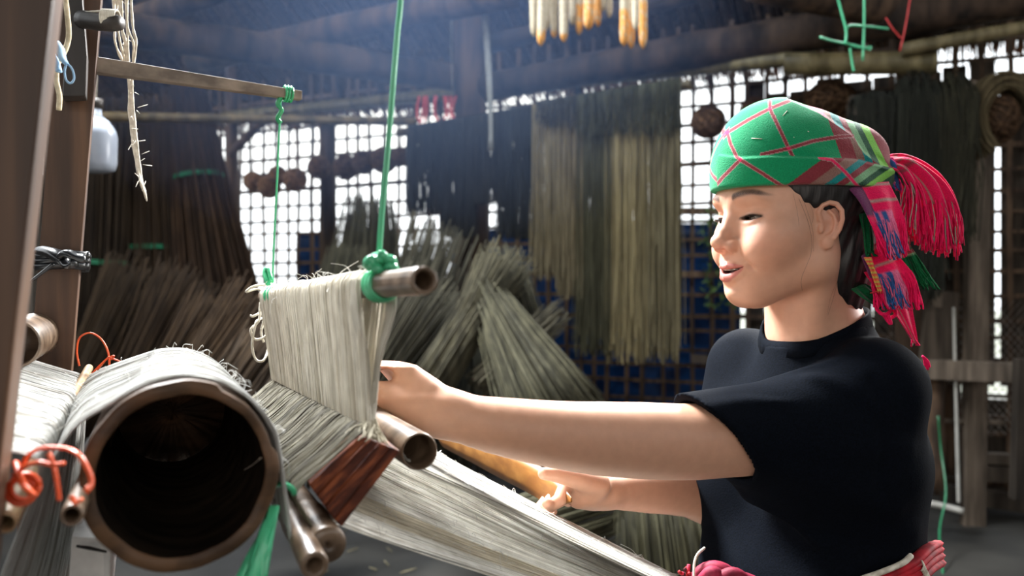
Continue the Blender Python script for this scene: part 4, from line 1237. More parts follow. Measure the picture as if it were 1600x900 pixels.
# straw bits on the floor
mb = MB()
for i in range(260):
    x, y = RND.uniform(-.9, 1.6), RND.uniform(1.2, 4.6)
    a = RND.random() * 3.14; l_ = RND.uniform(.02, .09)
    mb.tube([(x, y, .006), (x + l_ * math.cos(a), y + l_ * math.sin(a), .008)], .0025, 4, True, (1.0, .95, .75))
tag(mb.build('straw_litter', M['stalk']), 'bits of straw strewn over the floor', 'straw', None, 'stuff')
# ================================================================== THE WEAVER
# --- surfaces from distance functions: smooth bodies and cloth
def surf(f, lo, hi, h, B=8, lip=1.7, project=2):
    lo = np.asarray(lo, float); hi = np.asarray(hi, float)
    nb = np.ceil((hi - lo) / (h * B)).astype(int)
    g = np.stack(np.meshgrid(*[np.arange(k) for k in nb], indexing='ij'), -1).reshape(-1, 3)
    c = lo + (g + .5) * h * B
    d = f(c)
    g = g[np.abs(d) < h * B * .87 * lip]
    off = np.stack(np.meshgrid(*[np.arange(B + 1)] * 3, indexing='ij'), -1).reshape(-1, 3)
    M1 = B + 1
    big = 1 << 20
    keys_c, vert_c, Q = [], [], []
    for s in range(0, len(g), 600):
        gb = g[s:s + 600]
        ijk = gb[:, None, :] * B + off[None]
        val = f((lo + ijk.reshape(-1, 3) * h)).reshape(len(gb), M1, M1, M1)
        base = gb * B
        # cells
        cs = [(a, b_, c_) for a in (0, 1) for b_ in (0, 1) for c_ in (0, 1)]
        V8 = np.stack([val[:, a:B + a, b_:B + b_, c_:B + c_] for a, b_, c_ in cs], -1)
        ins = V8 < 0
        act = ins.any(-1) & ~ins.all(-1)
        n_, i, j, k = np.nonzero(act)
        if len(n_) == 0: continue
        vv = V8[n_, i, j, k]
        acc = np.zeros((len(n_), 3)); cnt = np.zeros(len(n_))
        for p in range(8):
            for q in range(p + 1, 8):
                if sum(abs(cs[p][t] - cs[q][t]) for t in range(3)) != 1: continue
                x = (vv[:, p] < 0) != (vv[:, q] < 0)
                t = np.where(x, vv[:, p] / (vv[:, p] - vv[:, q] + 1e-12), 0)
                pt = np.array(cs[p])[None] + (np.array(cs[q]) - np.array(cs[p]))[None] * t[:, None]
                acc += pt * x[:, None]; cnt += x
        cell = base[n_] + np.stack([i, j, k], -1)
        keys_c.append((cell[:, 0] * big + cell[:, 1]) * big + cell[:, 2])
        vert_c.append(lo + (cell + acc / cnt[:, None]) * h)
        for ax_ in range(3):
            sl0 = [slice(0, B)] * 3; sl1 = [slice(0, B)] * 3; sl1[ax_] = slice(1, B + 1)
            a0 = val[(slice(None), *sl0)]; a1 = val[(slice(None), *sl1)]
            n_, i, j, k = np.nonzero((a0 < 0) != (a1 < 0))
            if len(n_) == 0: continue
            c0 = base[n_] + np.stack([i, j, k], -1)
            inside0 = a0[n_, i, j, k] < 0
            u, v = [(1, 2), (2, 0), (0, 1)][ax_]
            eu = np.zeros(3, int); eu[u] = 1; ev = np.zeros(3, int); ev[v] = 1
            q4 = [c0 - eu - ev, c0 - ev, c0, c0 - eu]
            kk = np.stack([(x[:, 0] * big + x[:, 1]) * big + x[:, 2] for x in q4], -1)
            kk[~inside0] = kk[~inside0][:, ::-1]
            Q.append(kk)
    K = np.concatenate(keys_c); V = np.concatenate(vert_c)
    K, ui = np.unique(K, return_index=True); V = V[ui]
    Q = np.concatenate(Q)
    ix = np.searchsorted(K, Q); ix = np.clip(ix, 0, len(K) - 1)
    ok = (K[ix] == Q).all(1)
    F_ = ix[ok]
    for _ in range(project):
        e = h * .35
        f0 = f(V)
        gr = np.stack([f(V + np.eye(3)[a] * e) - f0 for a in range(3)], -1) / e
        stp = -f0[:, None] * gr / np.maximum((gr ** 2).sum(1, keepdims=True), .2)
        ln = np.linalg.norm(stp, axis=1, keepdims=True)
        V = V + stp * np.minimum(1, h * .6 / (ln + 1e-12))
    return V, F_

def nrm(a): return np.sqrt((a * a).sum(-1))
def ell(p, c, r):
    q = p - np.asarray(c); r = np.asarray(r)
    k0 = nrm(q / r); k1 = nrm(q / (r * r)) + 1e-9
    return k0 * (k0 - 1) / k1
def cap(p, a, b_, ra, rb=None):
    a = np.asarray(a); b_ = np.asarray(b_); rb = ra if rb is None else rb
    ab = b_ - a; t = np.clip(((p - a) @ ab) / (ab @ ab), 0, 1)
    return nrm(p - a - t[:, None] * ab) - (ra + (rb - ra) * t)
def chain(p, pts, rs, k=.0):
    d = cap(p, pts[0], pts[1], rs[0], rs[1])
    for i in range(1, len(pts) - 1):
        e = cap(p, pts[i], pts[i + 1], rs[i], rs[i + 1])
        d = smin(d, e, k) if k else np.minimum(d, e)
    return d
def smin(a, b_, k):
    h_ = np.clip(.5 + .5 * (b_ - a) / k, 0, 1)
    return b_ * (1 - h_) + a * h_ - k * h_ * (1 - h_)
def smax(a, b_, k): return -smin(-a, -b_, k)
def gau(p, c, r): return np.exp(-(((p - np.asarray(c)) / np.asarray(r)) ** 2).sum(-1))
def sst(x, a, b_):
    t = np.clip((x - a) / (b_ - a), 0, 1); return t * t * (3 - 2 * t)

# --- head frame: x towards the face, y to her left, z up, origin between the ears
HO = np.array([.341, 1.098, CZ + .072])
ya = math.radians(20)
HX = np.array([-math.cos(ya), -math.sin(ya), 0]); HY = np.array([math.sin(ya), -math.cos(ya), 0])
HR = np.stack([HX, HY, ZUP])            # rows
def to_h(p): return (p - HO) @ HR.T
def from_h(q): return np.asarray(q) @ HR + HO

EY = .0303; EC = np.array([.0665, EY, .0125])
def ear(q):
    a_ = math.radians(24)
    E = np.array([[-math.cos(a_), math.sin(a_), 0], [0.10, 0.02, 1.0], [math.sin(a_), math.cos(a_), 0]])
    E = E / np.linalg.norm(E, axis=1)[:, None]
    r = (q - np.array([.009, .0700, -.0030])) @ E.T / .86
    hx = [(.002, .004), (-.004, .012), (-.006, .022), (-.001, .030), (.008, .033), (.017, .030), (.0235, .021), (.0245, .009), (.021, -.004), (.015, -.014)]
    cz_ = [.001, .003, .005, .006, .006, .006, .006, .006, .005, .004]
    pts = [np.array([x, y, z]) for (x, y), z in zip(hx, cz_)]
    d = ell(r, (.009, .0038, -.0028), (.0158, .0272, .0042))
    d = smin(d, chain(r, pts, [.0022, .0026, .003, .0031, .0033, .0033, .0033, .0031, .003, .0028]), .003)
    ah = [np.array(x) for x in ((.008, .022, .002), (.014, .016, .003), (.0165, .006, .0035), (.014, -.005, .003), (.008, -.011, .003))]
    d = smin(d, chain(r, ah, [.0018, .0024, .0026, .0026, .0028]), .003)
    d = smin(d, ell(r, (.007, -.0195, .0008), (.0085, .0095, .0042)), .005)
    d = smax(d, -ell(r, (.0055, .0005, .0055), (.0068, .0092, .0065)), .003)
    d = smin(d, ell(r, (-.0025, -.001, .0025), (.0038, .006, .0032)), .003)
    return d * .86
def head_base(q):
    """forehead, cheeks and jaw without the small features"""
    m = q.copy(); m[:, 1] = np.abs(q[:, 1])
    d = ell(q, (-.012, 0, .048), (.095, .0745, .084))
    d = smin(d, ell(q, (.030, 0, .030), (.0575, .062, .050)), .02)
    d = smin(d, ell(q, (.030, 0, -.015), (.0555, .062, .062)), .022)
    d = smin(d, ell(q, (.046, 0, -.052), (.0445, .040, .036)), .02)
    d = smin(d, ell(q, (.0625, 0, -.0775), (.0215, .024, .0160)), .018)
    d = smin(d, cap(m, (-.004, .054, 0), (.000, .049, -.046), .014, .0175), .02)
    d = smin(d, cap(m, (.000, .049, -.044), (.055, .016, -.0755), .0175, .0140), .02)
    d = smin(d, ell(m, (.048, .040, -.012), (.029, .027, .026)), .018)
    d = smin(d, ell(m, (.060, .033, -.028), (.024, .021, .019)), .016)
    d = smin(d, ell(m, (.070, .020, .034), (.020, .026, .010)), .014)
    return d
def lipx(y): return .0955 - .0165 * (y / .026) ** 2
def slit_z(y): return -.0525 + .0062 * (y / .026) ** 2
def head_sdf(q):
    m = q.copy(); m[:, 1] = np.abs(q[:, 1])
    y = m[:, 1]
    d = head_base(q)
    # eye sockets
    d = d + .0050 * gau(m, (.088, .022, .014), (.022, .014, .013)) + .0025 * gau(m, (.082, .040, .012), (.02, .014, .011))
    # nose
    d = smin(d, chain(q, [np.array(x) for x in ((.0785, 0, .024), (.0865, 0, .008), (.0960, 0, -.008), (.0995, 0, -.0160))], [.0065, .0065, .0078, .0092], .004), .012)
    d = smin(d, ell(q, (.1015, 0, -.0178), (.0095, .0098, .0082)), .006)
    d = smin(d, ell(m, (.0905, .0122, -.0228), (.0100, .0068, .0075)), .006)
    d = smax(d, -ell(m, (.0975, .0060, -.0288), (.0062, .0030, .0040)), .002)
    # lips
    up = [np.array(x) for x in ((.0925, 0, -.0468), (.0922, .005, -.0462), (.0885, .013, -.0470), (.0775, .0255, -.0463))]
    d = smin(d, chain(m, up, [.0042, .0042, .0036, .0018]), .0045)
    lo_ = [np.array(x) for x in ((.0895, 0, -.0600), (.0875, .010, -.0588), (.0830, .018, -.0545), (.0775, .0250, -.0475))]
    d = smin(d, chain(m, lo_, [.0062, .0056, .0040, .0018]), .0045)
    # chin dimple line, smile folds, philtrum
    d = d + .0022 * gau(q, (.088, 0, -.0705), (.012, .022, .005))
    d = d - .0016 * gau(q, (.090, 0, -.083), (.015, .012, .009))
    for t in np.linspace(0, 1, 7):
        c = np.array([.088 - .020 * t, .0195 + .0145 * t, -.028 - .022 * t])
        d = d + .00075 * gau(m, c, (.012, .0034, .0055))
    d = d + .0022 * gau(m, (.073, .0305, -.0465), (.012, .0045, .0045))
    d = d + .0009 * gau(q, (.098, 0, -.039), (.010, .0022, .006))
    # mouth opening
    hgt = .0026 * (1 - (y / .0245) ** 2)
    sl = np.maximum(np.abs(q[:, 2] - slit_z(y)) - hgt, np.maximum(y - .0245, (lipx(y) - .014) - q[:, 0]))
    d = smax(d, -sl, .0012)
    # eyelids
    e = y - EC[1]
    lid = nrm(m - EC) - .01365
    d = smin(d, lid, .0045)
    z0 = .0100 + .06 * e
    zu = z0 + .0028 * (1 - (np.abs(e + .001) / .0150) ** 2.0); zl = z0 - .0030 * (1 - (np.abs(e) / .0150) ** 2.0)
    # fold of the upper lid and the bag under the eye
    d = d + .0009 * np.exp(-((q[:, 2] - (zu + .0042)) / .0012) ** 2) * (np.abs(e) < .017) * gau(m, (.078, EY, .016), (.012, .013, .01))
    d = d - .0012 * np.exp(-((q[:, 2] - (zl - .0035)) / .0025) ** 2) * gau(m, (.080, EY, .006), (.012, .012, .01))
    sl = np.maximum(np.maximum(q[:, 2] - zu, zl - q[:, 2]), np.maximum(np.abs(e) - .0134, .070 - q[:, 0]))
    d = smax(d, -sl, .0008)
    # nearer ear only touches the head at its root
    d = smin(d, near(m, (-.06, .05, -.05), (.04, .11, .06), ear, .03), .004)
    return d

# --- body places
NB = np.array([.391, 1.13, CZ - .077])
FB = np.array([-.925, -.38, 0.0]); LB = np.array([.38, -.925, 0.0])
BR = np.stack([FB, LB, ZUP])
def to_b(p): return (p - NB) @ BR.T
def from_b(q): return np.asarray(q, float) @ BR + NB
SL = P(1366, 612, 1.005)
LA = [SL, P(1250, 668, .985), P(1125, 687, .955), P(1060, 690, .942), P(1000, 688, .930), P(935, 685, .917), P(870, 679, .903), P(800, 669, .892), P(745, 659, .886), P(703, 647, .884)]
LR = [.050, .044, .0400, .0398, .0395, .0375, .0338, .0298, .0258, .0232]
SR = from_b((.030, -.112, -.032))
RA = [SR, P(1150, 690, 1.24), P(1135, 785, 1.22), P(1080, 768, 1.19), P(1010, 766, 1.145), P(945, 768, 1.105)]
RR = [.046, .040, .034, .034, .0285, .0205]
def near(p, lo, hi, f, far=.06):
    '''evaluate f only close to its own box'''
    lo = np.asarray(lo); hi = np.asarray(hi)
    k = ((p > lo) & (p < hi)).all(1)
    d = np.full(len(p), far)
    if k.any(): d[k] = f(p[k])
    return d
def fine(pts, rs, n):
    t = np.linspace(0, 1, len(pts))
    return list(spline(pts, n)), list(np.interp(np.linspace(0, 1, n), t, rs))
LAf, LRf = fine(LA, LR, 19)
RAf, RRf = fine(RA, RR, 11)
def left_hand(p):
    Wd = LA[-1]
    d = cap(p, Wd, P(655, 622, .889), .0225, .021)
    # metacarpals
    mc = [P(611, 560, .892), P(605, 556, .908), P(600, 556, .925), P(598, 560, .941)]
    for i, m_ in enumerate(mc):
        d = smin(d, cap(p, P(668, 614 + 5 * i, .886 + .010 * i), m_, .0150, [.0098, .0105, .0108, .0105][i]), .009)
    d = smin(d, cap(p, P(672, 652, .878), P(612, 622, .884), .0185, .0150), .012)       # heel of the hand on the little finger side
    d = smin(d, cap(p, P(665, 655, .900), P(600, 630, .925), .016, .014), .012)
    fg = [([mc[0], P(574, 578, .888), P(580, 606, .884), P(602, 606, .884)], [.0088, .0080, .0074, .0068]),
          ([mc[1], P(563, 574, .906), P(568, 608, .902), P(592, 612, .900)], [.0094, .0086, .0078, .0070]),
          ([mc[2], P(556, 574, .924), P(562, 610, .920), P(588, 614, .916)], [.0096, .0088, .0080, .0072]),
          ([mc[3], P(556, 580, .942), P(560, 612, .938), P(584, 616, .934)], [.0094, .0086, .0078, .0070])]
    for pts, rs in fg:
        d = smin(d, chain(p, pts, rs), .0035)
    d = smin(d, chain(p, [P(668, 650, .915), P(620, 640, .945), P(585, 628, .952), P(570, 612, .948)], [.0145, .0115, .0098, .0082]), .006)
    # creases where the little finger folds against the palm
    d = d + .0040 * gau(p, P(600, 584, .882), (.010, .018, .0035)) + .0018 * gau(p, P(700, 652, .866), (.004, .02, .012))
    d = d - .0012 * gau(p, P(650, 622, .868), (.022, .02, .004))
    return d
def right_hand(p):
    Wd = RA[-1]
    d = cap(p, Wd, P(905, 763, 1.088), .0205, .0195)
    mc = [P(888, 752, 1.075), P(884, 762, 1.090), P(884, 770, 1.105), P(888, 778, 1.118)]
    d = smin(d, cap(p, P(925, 778, 1.095), P(905, 778, 1.085), .014, .012), .012)
    for i, m_ in enumerate(mc):
        d = smin(d, cap(p, P(925, 765, 1.085 + .008 * i), m_, .015, .0105), .010)
    # thumb along the top of the sword
    d = smin(d, chain(p, [P(935, 758, 1.078), P(900, 748, 1.055), P(868, 741, 1.04), P(850, 740, 1.034)], [.0150, .0115, .0092, .0072]), .007)
    fg = [([mc[0], P(874, 782, 1.055), P(861, 790, 1.052), P(855, 786, 1.045)], [.0095, .0082, .0074, .0066]),
          ([mc[1], P(866, 776, 1.098), P(852, 792, 1.088), P(862, 800, 1.075)], [.0098, .0084, .0076, .0068]),
          ([mc[2], P(860, 776, 1.118), P(846, 792, 1.110), P(856, 800, 1.095)], [.0098, .0084, .0076, .0068]),
          ([mc[3], P(862, 780, 1.134), P(850, 794, 1.128), P(858, 802, 1.115)], [.0088, .0076, .0070, .0062])]
    for pts, rs in fg:
        d = smin(d, chain(p, pts, rs), .0035)
    return d
def neck_sdf(p):
    q = to_h(p)
    n0 = from_h((-.018, 0, -.030)); n1 = NB + FB * .004 + ZUP * .01; n2 = from_b((.0, 0, -.06))
    d = cap(p, n0, n1, .050, .0540)
    d = smin(d, cap(p, n1, n2, .0540, .072), .03)
    # muscle from behind the ear down to the collar bone
    d = smin(d, cap(p, from_h((-.012, .048, -.03)), from_b((.045, .022, -.035)), .013, .010), .02)
    d = smin(d, cap(p, from_h((-.012, -.048, -.03)), from_b((.045, -.022, -.035)), .013, .010), .02)
    return d
def head_neck(p):
    q = to_h(p)
    d = head_sdf(q)
    n = neck_sdf(p)
    return smin(d, n, .014)
def torso_core(p, far=None):
    b = to_b(p)
    d = ell(b, (0, 0, -.13), (.088, .135, .13))
    d = smin(d, ell(b, (.01, 0, -.30), (.085, .125, .14)), .05)
    d = smin(d, cap(b, (0, 0, -.035), (.02, .12, -.05), .055, .045), .04)
    d = smin(d, cap(b, (0, 0, -.035), (.02, -.08, -.05), .050, .040), .04)
    return d
def skin_rest(p):
    d = torso_core(p)
    d = smin(d, neck_sdf(p), .03)
    d = smin(d, near(p, (-.22, .78, CZ - .30), (.50, 1.10, CZ + .0), lambda x: smin(chain(x, LAf, LRf), near(x, (-.22, .8, CZ - .25), (.0, 1.0, CZ + .02), left_hand), .010)), .02)
    d = smin(d, near(p, (-.02, .94, CZ - .40), (.46, 1.36, CZ - .0), lambda x: smin(chain(x, RAf, RRf), near(x, (-.02, .95, CZ - .4), (.18, 1.2, CZ - .15), right_hand), .010)), .02)
    return d

hl = from_h((0, 0, 0))
V1, F1 = surf(head_neck, hl - [.17, .17, .19], hl + [.17, .17, .16], .00125)
V2, F2 = surf(lambda p: np.maximum(skin_rest(p), smax(p[:, 2] - (NB[2] + .0), 0 * p[:, 0] - 1, .001)), (-.19, .83, CZ - .46), (.56, 1.36, CZ + .02), .0021)
V = np.concatenate([V1, V2]); Fc = np.concatenate([F1, F2 + len(V1)])
# skin colour: lips, brows, lash line, flushed cheeks
q = to_h(V); mq = q.copy(); mq[:, 1] = np.abs(q[:, 1]); y = mq[:, 1]
skin = np.array(rgb(200, 152, 126)); C_ = np.tile(skin, (len(V), 1))
def blend(mask, colr):
    global C_
    C_ = C_ * (1 - mask[:, None]) + np.asarray(colr)[None] * mask[:, None]
front = (q[:, 0] > .055) & (np.abs(q[:, 2]) < .12)
z = q[:, 2]; sz_ = slit_z(y)
upt = -.0418 - .0045 * (y / .026) ** 1.5 + .0010 * np.exp(-(y / .0025) ** 2) * -1
lot = -.0652 + .0185 * (y / .0262) ** 2.2
ml_ = front * sst(upt + .0010 - z, 0, .0016) * sst(z - lot + .0008, 0, .0016) * sst(.0262 - y, 0, .003) * (q[:, 0] > lipx(y) - .012)
blend(ml_ * .75, rgb(176, 88, 84))
deep = front * (np.abs(z - sz_) < .0029 * (1 - (y / .026) ** 2).clip(0, 1) + .0004) * (y < .0255) * (q[:, 0] < lipx(y) - .004)
blend(deep * 1.0, rgb(90, 30, 28))
blend(.22 * gau(mq, (.06, .045, -.02), (.03, .022, .02)), rgb(214, 130, 110))
blend(.35 * gau(mq, (.10, .006, -.026), (.012, .012, .008)), rgb(200, 120, 100))
eb = mq[:, 1]
bz = .0345 + .0045 * np.sin(np.clip((eb - .013) / .040, 0, 1) * 2.6) - .003 * np.clip((eb - .04) / .02, 0, 1)
bth = np.interp(eb, [.010, .014, .030, .046, .056], [.0012, .0040, .0042, .0030, .0006])
stroke = .88 + .12 * np.sin(eb * 5200 + z * 2600)
mb_ = (q[:, 0] > .04) * np.exp(-((z - bz) / np.maximum(bth, 1e-4)) ** 4) * sst(eb, .0105, .015) * sst(-eb, -.057, -.046)
blend(np.clip(mb_ * .95 * stroke, 0, 1), rgb(48, 36, 33))
e = y - EC[1]; z0 = .0100 + .06 * e
zu = z0 + .0028 * (1 - (np.abs(e + .001) / .0150) ** 2)
ll = front * np.exp(-((z - zu - .0004) / .0014) ** 2) * sst(.0162 - np.abs(e), 0, .002)
blend(np.clip(ll * .95, 0, 1), rgb(32, 24, 22))
zl = z0 - .0034 * (1 - (np.abs(e) / .0150) ** 2)
ll = front * np.exp(-((z - zl + .0003) / .0007) ** 2) * sst(.0150 - np.abs(e), 0, .002)
blend(np.clip(ll * .4, 0, 1), rgb(110, 70, 60))
blend(.30 * gau(mq, (-.012, .080, .004), (.03, .02, .03)) * (np.abs(q[:, 1]) > .068), rgb(214, 128, 108))
M['skin'] = mat('skin', (.93, .93, .93), (1, 1, 1), (90, 90, 90), .47, .03, attr=True, sss=.12, spec=.42, detail=5)
person = empty('person', from_b((0, 0, -.50)), 'woman in black t-shirt and green plaid headscarf reaching over the loom with both arms', 'person')
body = mesh_obj('body', V, Fc, M['skin'], person, C_)
print('body', len(V))

# eyes and teeth
M['eye_white'] = mat('eye_white', rgb(226, 218, 214), rough=.12, spec=.6, attr=True)
def eyeball(sy):
    c = np.array([EC[0], EC[1] * sy, EC[2]])
    look = np.array([math.cos(.42), .06 * sy - .12, -math.sin(.42)]); look /= np.linalg.norm(look)
    n_, k_ = 40, 40
    U = np.cross(look, [0, 0, 1.0]); U /= np.linalg.norm(U); W_ = np.cross(U, look)
    v = []; cc = []
    for j in range(k_ + 1):
        th = (j / k_) ** 1.3 * math.pi
        for i in range(n_):
            a = i / n_ * 6.28318
            r_ = .0123 + .0007 * math.exp(-(th / .45) ** 2)
            v.append(from_h(c + r_ * (math.cos(th) * look + math.sin(th) * (math.cos(a) * U + math.sin(a) * W_))))
            cc.append((.004, .004, .004) if th < .26 else ((.020, .011, .007) if th < .58 else ((.008, .005, .004) if th < .63 else (.42, .40, .39))))
    f = [(j * n_ + i, j * n_ + (i + 1) % n_, (j + 1) * n_ + (i + 1) % n_, (j + 1) * n_ + i) for j in range(k_) for i in range(n_)]
    return mesh_obj('eye', v, f, M['eye_white'], person, np.array(cc))
eyeball(1); eyeball(-1)
mb = MB()
for s_ in (1, -1):
    for i in range(5):
        yy = s_ * (.0032 + .0062 * i); yc = abs(yy)
        c = np.array([lipx(yc) - .0068, yy, slit_z(yc) + .0022])
        mb.add([from_h(c + np.array(o_)) for o_ in ((0, -.0030, .003), (0, .0030, .003), (.0014, -.0028, -.0010), (.0014, .0028, -.0010), (-.003, -.0030, .003), (-.003, .0030, .003), (-.003, -.0028, -.0010), (-.003, .0028, -.0010))],
               [(0, 2, 3, 1), (4, 5, 7, 6), (0, 1, 5, 4), (2, 6, 7, 3), (0, 4, 6, 2), (1, 3, 7, 5)])
mb.build('teeth', mat('tooth', rgb(228, 220, 206), rough=.25, spec=.5), person, smooth=False, col=False)
# lashes
M['hair'] = mat('hair', rgb(14, 12, 13), rgb(30, 26, 26), (300, 300, 14), .42, .2, spec=.5, attr=True)
mb = MB()
for s_ in (1, -1):
    for i in range(34):
        e = -.012 + .027 * i / 33
        yy = EC[1] + e
        z0 = .0100 + .06 * e; zu_ = z0 + .0028 * (1 - (abs(e + .001) / .0150) ** 2)
        xx = EC[0] + math.sqrt(max(1e-8, .01365 ** 2 - e * e - (zu_ - EC[2]) ** 2)) + .0002
        L_ = .0058 * (.7 + .5 * (i / 33))
        a = np.array([xx, yy, zu_ + .0002]); out = np.array([1, e * 28, 0]); out /= np.linalg.norm(out)
        pts = [a - out * .001, a + out * L_ * .45 - [0, 0, .0018], a + out * L_ - [0, 0, .0012]]
        pts = [from_h(np.array([p_[0], p_[1] * s_, p_[2]])) for p_ in pts]
        mb.tube(pts, [.0003, .0002, .00006], 4, False)
tag(mb.build('eyelashes', M['hair'], person, col=False), kind='stuff')

# --- hair
def hair_sdf(p):
    q = to_h(p)
    d = ell(q, (-.014, 0, .050), (.101, .0805, .090))
    d = smin(d, ell(q, (-.050, .008, -.030), (.052, .056, .075)), .02)
    d = smin(d, cap(q, (-.068, .012, -.035), (-.062, .016, -.088), .040, .024), .02)
    # hairline on the near and far temple
    ay = np.abs(q[:, 1])
    zb = np.interp(q[:, 0], [-.030, -.016, -.004, .010, .024, .036, .046, .054, .08], [-.2, -.08, .010, .018, .020, .026, .036, .046, .08])
    cut = zb - q[:, 2]
    d = smax(d, cut * .8, .006)
    # keep clear of the face front
    d = smax(d, q[:, 0] - .060, .006)
    # fine locks
    g_ = q[:, 2] * 1.0 + q[:, 0] * .35
    d = d + .0007 * np.sin(q[:, 0] * 420 + q[:, 2] * 60 + 3 * np.sin(q[:, 2] * 30)) * sst(.05 - q[:, 2], 0, .03)
    return d
Vh, Fh = surf(hair_sdf, hl - [.15, .16, .17], hl + [.17, .16, .16], .0019, project=1)
hair = mesh_obj('hair', Vh, Fh, M['hair'], person, np.ones((len(Vh), 3)))
mb = MB()
def strand(pts, r=.00012): mb.tube(spline([from_h(x) for x in pts], 12), r, 4, False)
for i in range(2):
    a = RND.random()
    x0 = .020 + .030 * a; y0 = .066 - .004 * a
    L_ = RND.choice([.02, .03, .05, .085])
    strand([(x0, y0 + .006, .036 - .012 * (1 - a)), (x0 - .004, y0 + .008, .02 - .006 * a), (x0 - .008, y0 + .0055, .02 - L_ * .5), (x0 - .006 + RND.gauss(0, .003), y0 + .002 - L_ * .05, .02 - L_)], .0001)
for i in range(6):
    zz0 = RND.uniform(-.10, 0)
    strand([(-.028, .052, zz0 + .03), (-.018 + RND.gauss(0, .003), .053, zz0 + .01), (-.012 + RND.gauss(0, .005), .050, zz0 - .012)], .0001)
strand([(.040, .068, .030), (.030, .073, .0), (.024, .070, -.03), (.030, .060, -.06), (.026, .056, -.075)], .00015)
strand([(.034, .069, .028), (.026, .074, -.005), (.022, .071, -.03)], .00013)
tag(mb.build('loose_hair', M['hair'], hair, col=False), kind='stuff')

# --- t-shirt
def fold(p, a, b_, w_, h_):
    """one soft crease ridge along a-b"""
    a = np.asarray(a); b_ = np.asarray(b_); ab = b_ - a
    t = ((p - a) @ ab) / (ab @ ab); tc_ = np.clip(t, 0, 1)
    dd = nrm(p - a - tc_[:, None] * ab)
    return h_ * np.exp(-(dd / w_) ** 2) * np.clip(1.2 - np.abs(t - .5) * 1.6, 0, 1)
HEM = P(1118, 684, .952); HEMD = P(1250, 668, .985) - HEM; HEMD = HEMD + np.array([-.03, 0, .055]) * 1.0; HEMD /= np.linalg.norm(HEMD)
FOLDS = [(P(1090, 640, .91), P(1330, 560, .95), .010, .0035), (P(1180, 580, .98), P(1310, 555, .98), .008, .004), (P(1150, 700, .92), P(1400, 800, .97), .014, .005),
         (P(1180, 690, .92), P(1420, 700, .96), .012, .004), (P(1240, 570, .96), P(1370, 640, .95), .010, .0045), (P(1366, 590, .95), P(1372, 760, .95), .008, -.0045),
         (P(1250, 790, .98), P(1430, 830, 1.0), .016, .005), (P(1200, 830, .98), P(1400, 880, 1.0), .014, .005), (P(1120, 800, 1.0), P(1250, 740, .98), .012, .004),
         (P(1140, 760, .99), P(1280, 860, .98), .013, .005), (P(1120, 640, .93), P(1260, 620, .93), .007, .0025), (P(1380, 640, .96), P(1430, 760, 1.02), .012, .004)]
def shirt_outer(p):
    b = to_b(p)
    d = ell(b, (.004, 0, -.14), (.106, .150, .135))
    d = smin(d, ell(b, (.024, 0, -.30), (.116, .162, .16)), .05)
    d = smin(d, ell(b, (.052, .062, -.165), (.062, .062, .062)), .04)
    d = smin(d, ell(b, (.052, -.062, -.165), (.062, .062, .062)), .04)
    d = smin(d, cap(b, (-.012, 0, -.036), (.006, .088, -.040), .060, .056), .03)
    d = smin(d, cap(b, (-.012, 0, -.036), (.022, -.085, -.052), .060, .054), .03)
    d = smin(d, ell(b, (.045, -.07, -.15), (.075, .09, .11)), .05)
    d = smin(d, cap(b, (.002, 0, -.06), (.010, .002, .045), .080, .0605), .025)
    sleeve = smax(chain(p, [SL, P(1250, 664, .985), P(1060, 686, .94)], [.058, .053, .0470], .02), (HEM - p) @ HEMD, .0015)
    d = smin(d, sleeve, .03)
    d = smin(d, ell(p, P(1290, 725, .995), (.10, .05, .055)), .05)
    d = smin(d, chain(p, [SR, P(1150, 690, 1.24), P(1140, 760, 1.22)], [.054, .050, .048], .02), .03)
    for a, b_, w_, h_ in FOLDS:
        d = d - fold(p, a, b_, w_, h_)
    d = d - .0012 * np.sin(b[:, 2] * 55 + 9 * b[:, 0] + 3 * np.sin(b[:, 1] * 20)) * sst(-.10 - b[:, 2], 0, .1)
    return d
def shirt_sdf(p):
    b = to_b(p); q = to_h(p)
    d = shirt_outer(p)
    # sleeve mouths
    hem = (HEM - p) @ HEMD
    arm_near = (np.abs(hem) < .05) & (p[:, 1] < 1.03) & (p[:, 2] > CZ - .235)
    inner = chain(p, LA[:4], [.054, .049, .0432, .0425])
    dd = smax(inner, -hem - .05 + 0 * hem, .001)
    d = np.where(arm_near, smax(d, -np.maximum(inner, -(.035 + hem)), .001), d)
    # neck opening: a plane falling to the front, hollowed round the neck
    top = b[:, 2] - np.interp(b[:, 0], [-.08, -.045, 0.0, .05, .10], [.052, .048, .033, .011, -.003]) - .020 * sst(-b[:, 1], .022, .055)
    d = smax(d, np.where(nrm(b[:, :2]) < .105, top, -.5), .002)
    nk = neck_sdf(p) - .0028
    d = smax(d, -np.maximum(nk, -(top + .012)), .001)
    return d
Vs, Fs = surf(shirt_sdf, (.13, .80, CZ - .46), (.60, 1.42, CZ + .03), .0026, lip=2.2)
M['shirt'] = mat('shirt', rgb(7, 10, 15), rgb(12, 16, 24), (500, 500, 500), .9, .12, spec=.04)
shirt = mesh_obj('t_shirt', Vs, Fs, M['shirt'], person)
print('shirt', len(Vs))
